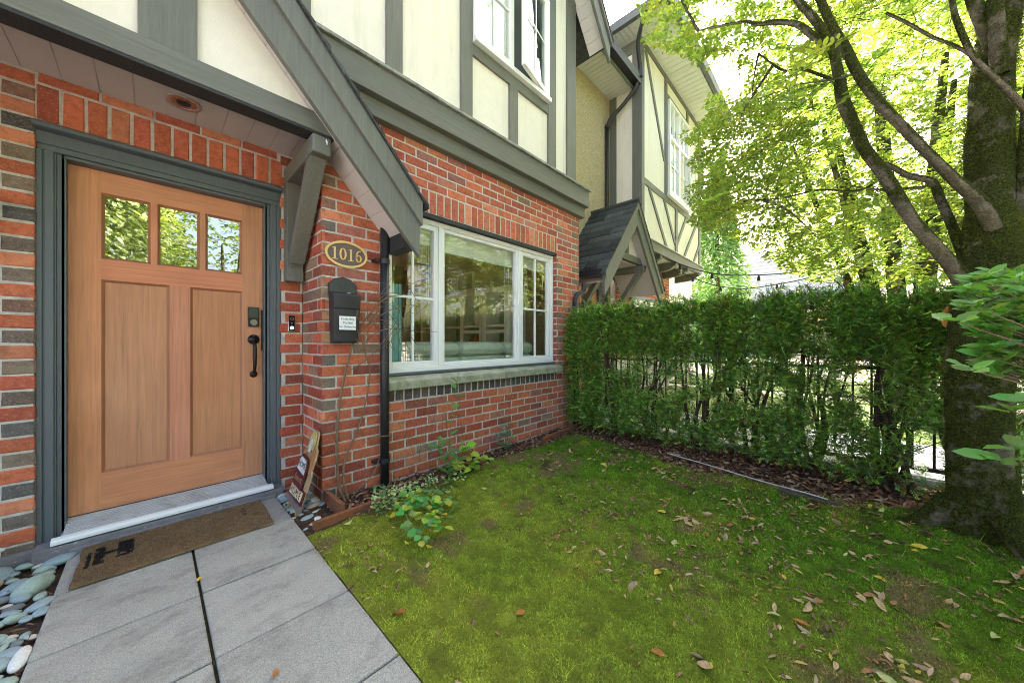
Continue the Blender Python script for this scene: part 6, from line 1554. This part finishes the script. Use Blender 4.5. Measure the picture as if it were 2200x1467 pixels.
# dead curled leaf and twig hanging there
o = bpy.data.objects.new('fallen_leaf', LM['orange brown'][2]); COL.objects.link(o); q = atD(2032, 680, 1.2); o.location = q; o.scale = (.075, .04, .06); o.rotation_euler = (0, 1.4, .3); tag(o, 'dead brown curled leaf caught hanging on the shrub by the trunk', 'dead leaf')

# ================================================================ string lights and the far street
M_WIRE = mat('black_cable', (.02, .02, .02), .6, .1, 10, 0)
M_BULB = glass_mat('bulb_glass', (.9, .9, .9), 2.0, .08)
def string(label, pts, bulbs):
    t = thing('string_lights', label, 'string lights', pts[0]); m = MB(); c = catmull(pts, 8); m.tube(c, .011, 6); m.build('cable', M_WIRE, t)
    for s in bulbs:
        q = c[int(s*(len(c)-1))]; m = MB(); m.tube([q, q - Vector((0, 0, .05)), q - Vector((0, 0, .11))], [.012, .026, .03], 8); m.build('socket', M_WIRE, t)
        m = MB(); m.tube([q - Vector((0, 0, .108)), q - Vector((0, 0, .15)), q - Vector((0, 0, .19)), q - Vector((0, 0, .205))], [.022, .045, .034, .008], 10); m.build('bulb', M_BULB, t, smooth=True)
string('upper string of bulbs sagging from the neighbouring bay to the trees', [atD(1430, 555, 7.0), atD(1500, 580, 6.9), atD(1560, 590, 6.8), atD(1640, 590, 6.7), atD(1720, 583, 6.6), atD(1790, 570, 6.5), atD(1850, 555, 6.5)], (.09, .27, .49, .71))
string('lower string of bulbs sagging just above the hedge top', [atD(1440, 575, 8.2), atD(1520, 608, 8.0), atD(1570, 618, 7.9), atD(1600, 620, 7.8), atD(1660, 612, 7.6), atD(1740, 596, 7.3), atD(1800, 575, 7.2)], (.12, .25, .42, .70))
def far_house(label, x0, x1, y0, y1, hw, hr, wallc, roofc, wins):
    t = thing('house', label, 'house', ((x0+x1)/2, (y0+y1)/2, 0)); m = MB(); m.box(x0, x1, y0, y1, -.1, hw); m.build('wall', mat('far_wall_%d' % int(x0*10 + y0), wallc, .8, .04, 1, 0), t)
    m = MB(); xm0, xm1, ym = x0 + (x1-x0)*.3, x1 - (x1-x0)*.3, (y0+y1)/2; rows = 12; o = .5
    m.hexa([(x0-o, y0-o, hw), (x1+o, y0-o, hw), (x1+o, y1+o, hw), (x0-o, y1+o, hw), (xm0, ym-.05, hr), (xm1, ym-.05, hr), (xm1, ym+.05, hr), (xm0, ym+.05, hr)])
    for k in range(rows):
        f_ = k/rows; ix0, ix1 = x0-o + (xm0-x0+o)*f_, x1+o + (xm1-x1-o)*f_; iy0, iy1 = y0-o + (ym-.05-y0+o)*f_, y1+o + (ym+.05-y1-o)*f_; zz = hw + (hr-hw)*f_
        m.box(ix0 - .05, ix0 + .02, iy0, iy1, zz, zz + .12); m.box(ix0, ix1, iy0 - .05, iy0 + .02, zz, zz + .12)
    m.build('roof', mat('far_roof_%d' % int(x0*10 + y0), roofc, .6, .08, 1, 0), t)
    for (yw, zw, w_, h_) in wins:
        m = MB(); m.box(x0 - .06, x0 + .02, yw - w_/2, yw + w_/2, zw - h_/2, zw + h_/2); m.build('window', mat('far_window', (.16, .17, .24), .2, .1, 3, 0), t)
far_house('pale house with a broad hipped roof beyond the string lights', 36, 48, -2, 11, 4.9, 9.6, (.50, .52, .62), (.52, .50, .47), [(4, 2.6, 1.6, 1.6), (1, 2.6, 1.4, 1.4)])
far_house('white house with purple windows seen under the neighbouring bay', 40, 50, 12.5, 24, 7.6, 10.5, (.75, .74, .76), (.4, .38, .36), [(14.5, 5.6, 2.0, 2.2), (17.5, 5.0, 1.2, 1.4), (20, 5.6, 1.6, 2.2)])
far_house('low blue house with white eaves seen past the brick corner', 28, 34, 8.2, 16, 3.2, 5.2, (.16, .40, .58), (.70, .70, .68), [(10, 1.6, 1.2, 1.2)])
# sunlit hedge bank and parked planting beyond the neighbour's yard
b = MB()
M_BANK = leaf_mat('garden_bank_leaf', (1, 1, 1), (1.6, 1.6, .6), .35, .6, .2)
def bush(label, x, y, rx, ry, h, n_, col, size):
    t = thing('garden_bush', label, 'bush', (x, y, 0), 'bushes in the yards beyond the fence'); q = rng.normal(0, 1, (n_, 3)); q = unit(q)*rng.uniform(.5, 1, (n_, 1))**.5; q[:, 2] = np.abs(q[:, 2])
    q *= (.8 + .5*vnoise(q[:, 0:1]*3 + x, q[:, 1:2]*3 + y, 5)); P = np.array([x, y, .0]) + q*np.array([rx, ry, h]); V, Fq = leaves_arrays(P, unit(q + rng.normal(0, .6, (n_, 3))), unit(q*.4 + [[0, 0, 1]] + rng.normal(0, .3, (n_, 3))), rng.uniform(size*.6, size*1.2, n_), .6, .2)
    m = MB(); 
    for k in range(4): m.tube([(x, y, -.05), (x + random.gauss(0, rx*.2), y + random.gauss(0, ry*.2), h*.35), (x + random.gauss(0, rx*.4), y + random.gauss(0, ry*.4), h*.75)], [.03, .02, .008], 6)
    m.build('stem', M_YSTEM, t); np_mesh('foliage', V, Fq, M_BANK, np.repeat(np.array([col])*rng.uniform(.6, 1.4, (n_, 1)), 2, 0), t)
bush('pale pinkish shrub in flower beyond the hedge under the string lights', 15.5, .6, 1.2, 1.3, 2.45, 3600, (.42, .33, .22), .10)
bush('round green bush in the yard behind the thickest yew', 10.2, -1.3, .9, .9, 1.2, 1800, (.12, .19, .04), .08)
bush('wide sunlit laurel bank across the street mirrored in the bay window', 15.5, -9.5, 4.5, 1.2, 1.7, 7000, (.20, .27, .05), .13)
bush('low bush beside the neighbouring lawn behind the fence', 9.6, 1.4, .7, .7, .8, 1400, (.10, .17, .05), .07)
bush('wide bush at the street edge behind the end of the fence', 8.8, -3.2, 1.1, 1.0, 1.3, 2200, (.10, .16, .03), .09)

# ================================================================ camera, sun, sky
cam = bpy.data.cameras.new('camera'); co = bpy.data.objects.new('camera', cam); COL.objects.link(co)
co.location = (0, 0, H); co.rotation_euler = (R(90), 0, -(math.pi/2 - TH)); cam.sensor_width = 36; cam.lens = 36*F/2200; cam.clip_start = .02; cam.clip_end = 2000
scene.camera = co
S_ = Vector((.70, .36, .64)).normalized()
sun = bpy.data.lights.new('sun', 'SUN'); sun.energy = 4.6; sun.angle = R(.5); sun.color = (1.0, .94, .84)
so_ = bpy.data.objects.new('sun', sun); COL.objects.link(so_); so_.rotation_euler = (-S_).to_track_quat('-Z', 'Y').to_euler()
wd = bpy.data.worlds.new('World'); scene.world = wd; wd.use_nodes = True; nt = wd.node_tree; nt.nodes.clear()
sk = nt.nodes.new('ShaderNodeTexSky'); sk.sky_type = 'NISHITA'; sk.sun_disc = False; sk.sun_elevation = math.asin(S_.z); sk.sun_rotation = math.atan2(S_.x, S_.y); sk.dust_density = 8.0; sk.air_density = 1.0; sk.ozone_density = .3
bg = nt.nodes.new('ShaderNodeBackground'); bg.inputs['Strength'].default_value = .15; wo = nt.nodes.new('ShaderNodeOutputWorld')
nt.links.new(sk.outputs[0], bg.inputs[0]); nt.links.new(bg.outputs[0], wo.inputs[0])
scene.view_settings.view_transform = 'Standard'; scene.view_settings.look = 'None'; scene.view_settings.gamma = 1.0; scene.view_settings.exposure = 2.8
scene.cycles.filter_width = 1.0
scene.cycles.use_denoising = True
try: scene.cycles.denoiser = 'OPENIMAGEDENOISE'; scene.cycles.denoising_prefilter = 'NONE'
except Exception: pass
scene.cycles.max_bounces = 8; scene.cycles.diffuse_bounces = 4; scene.cycles.glossy_bounces = 3; scene.cycles.transmission_bounces = 4; scene.cycles.transparent_max_bounces = 12
scene.cycles.sample_clamp_indirect = 8.0
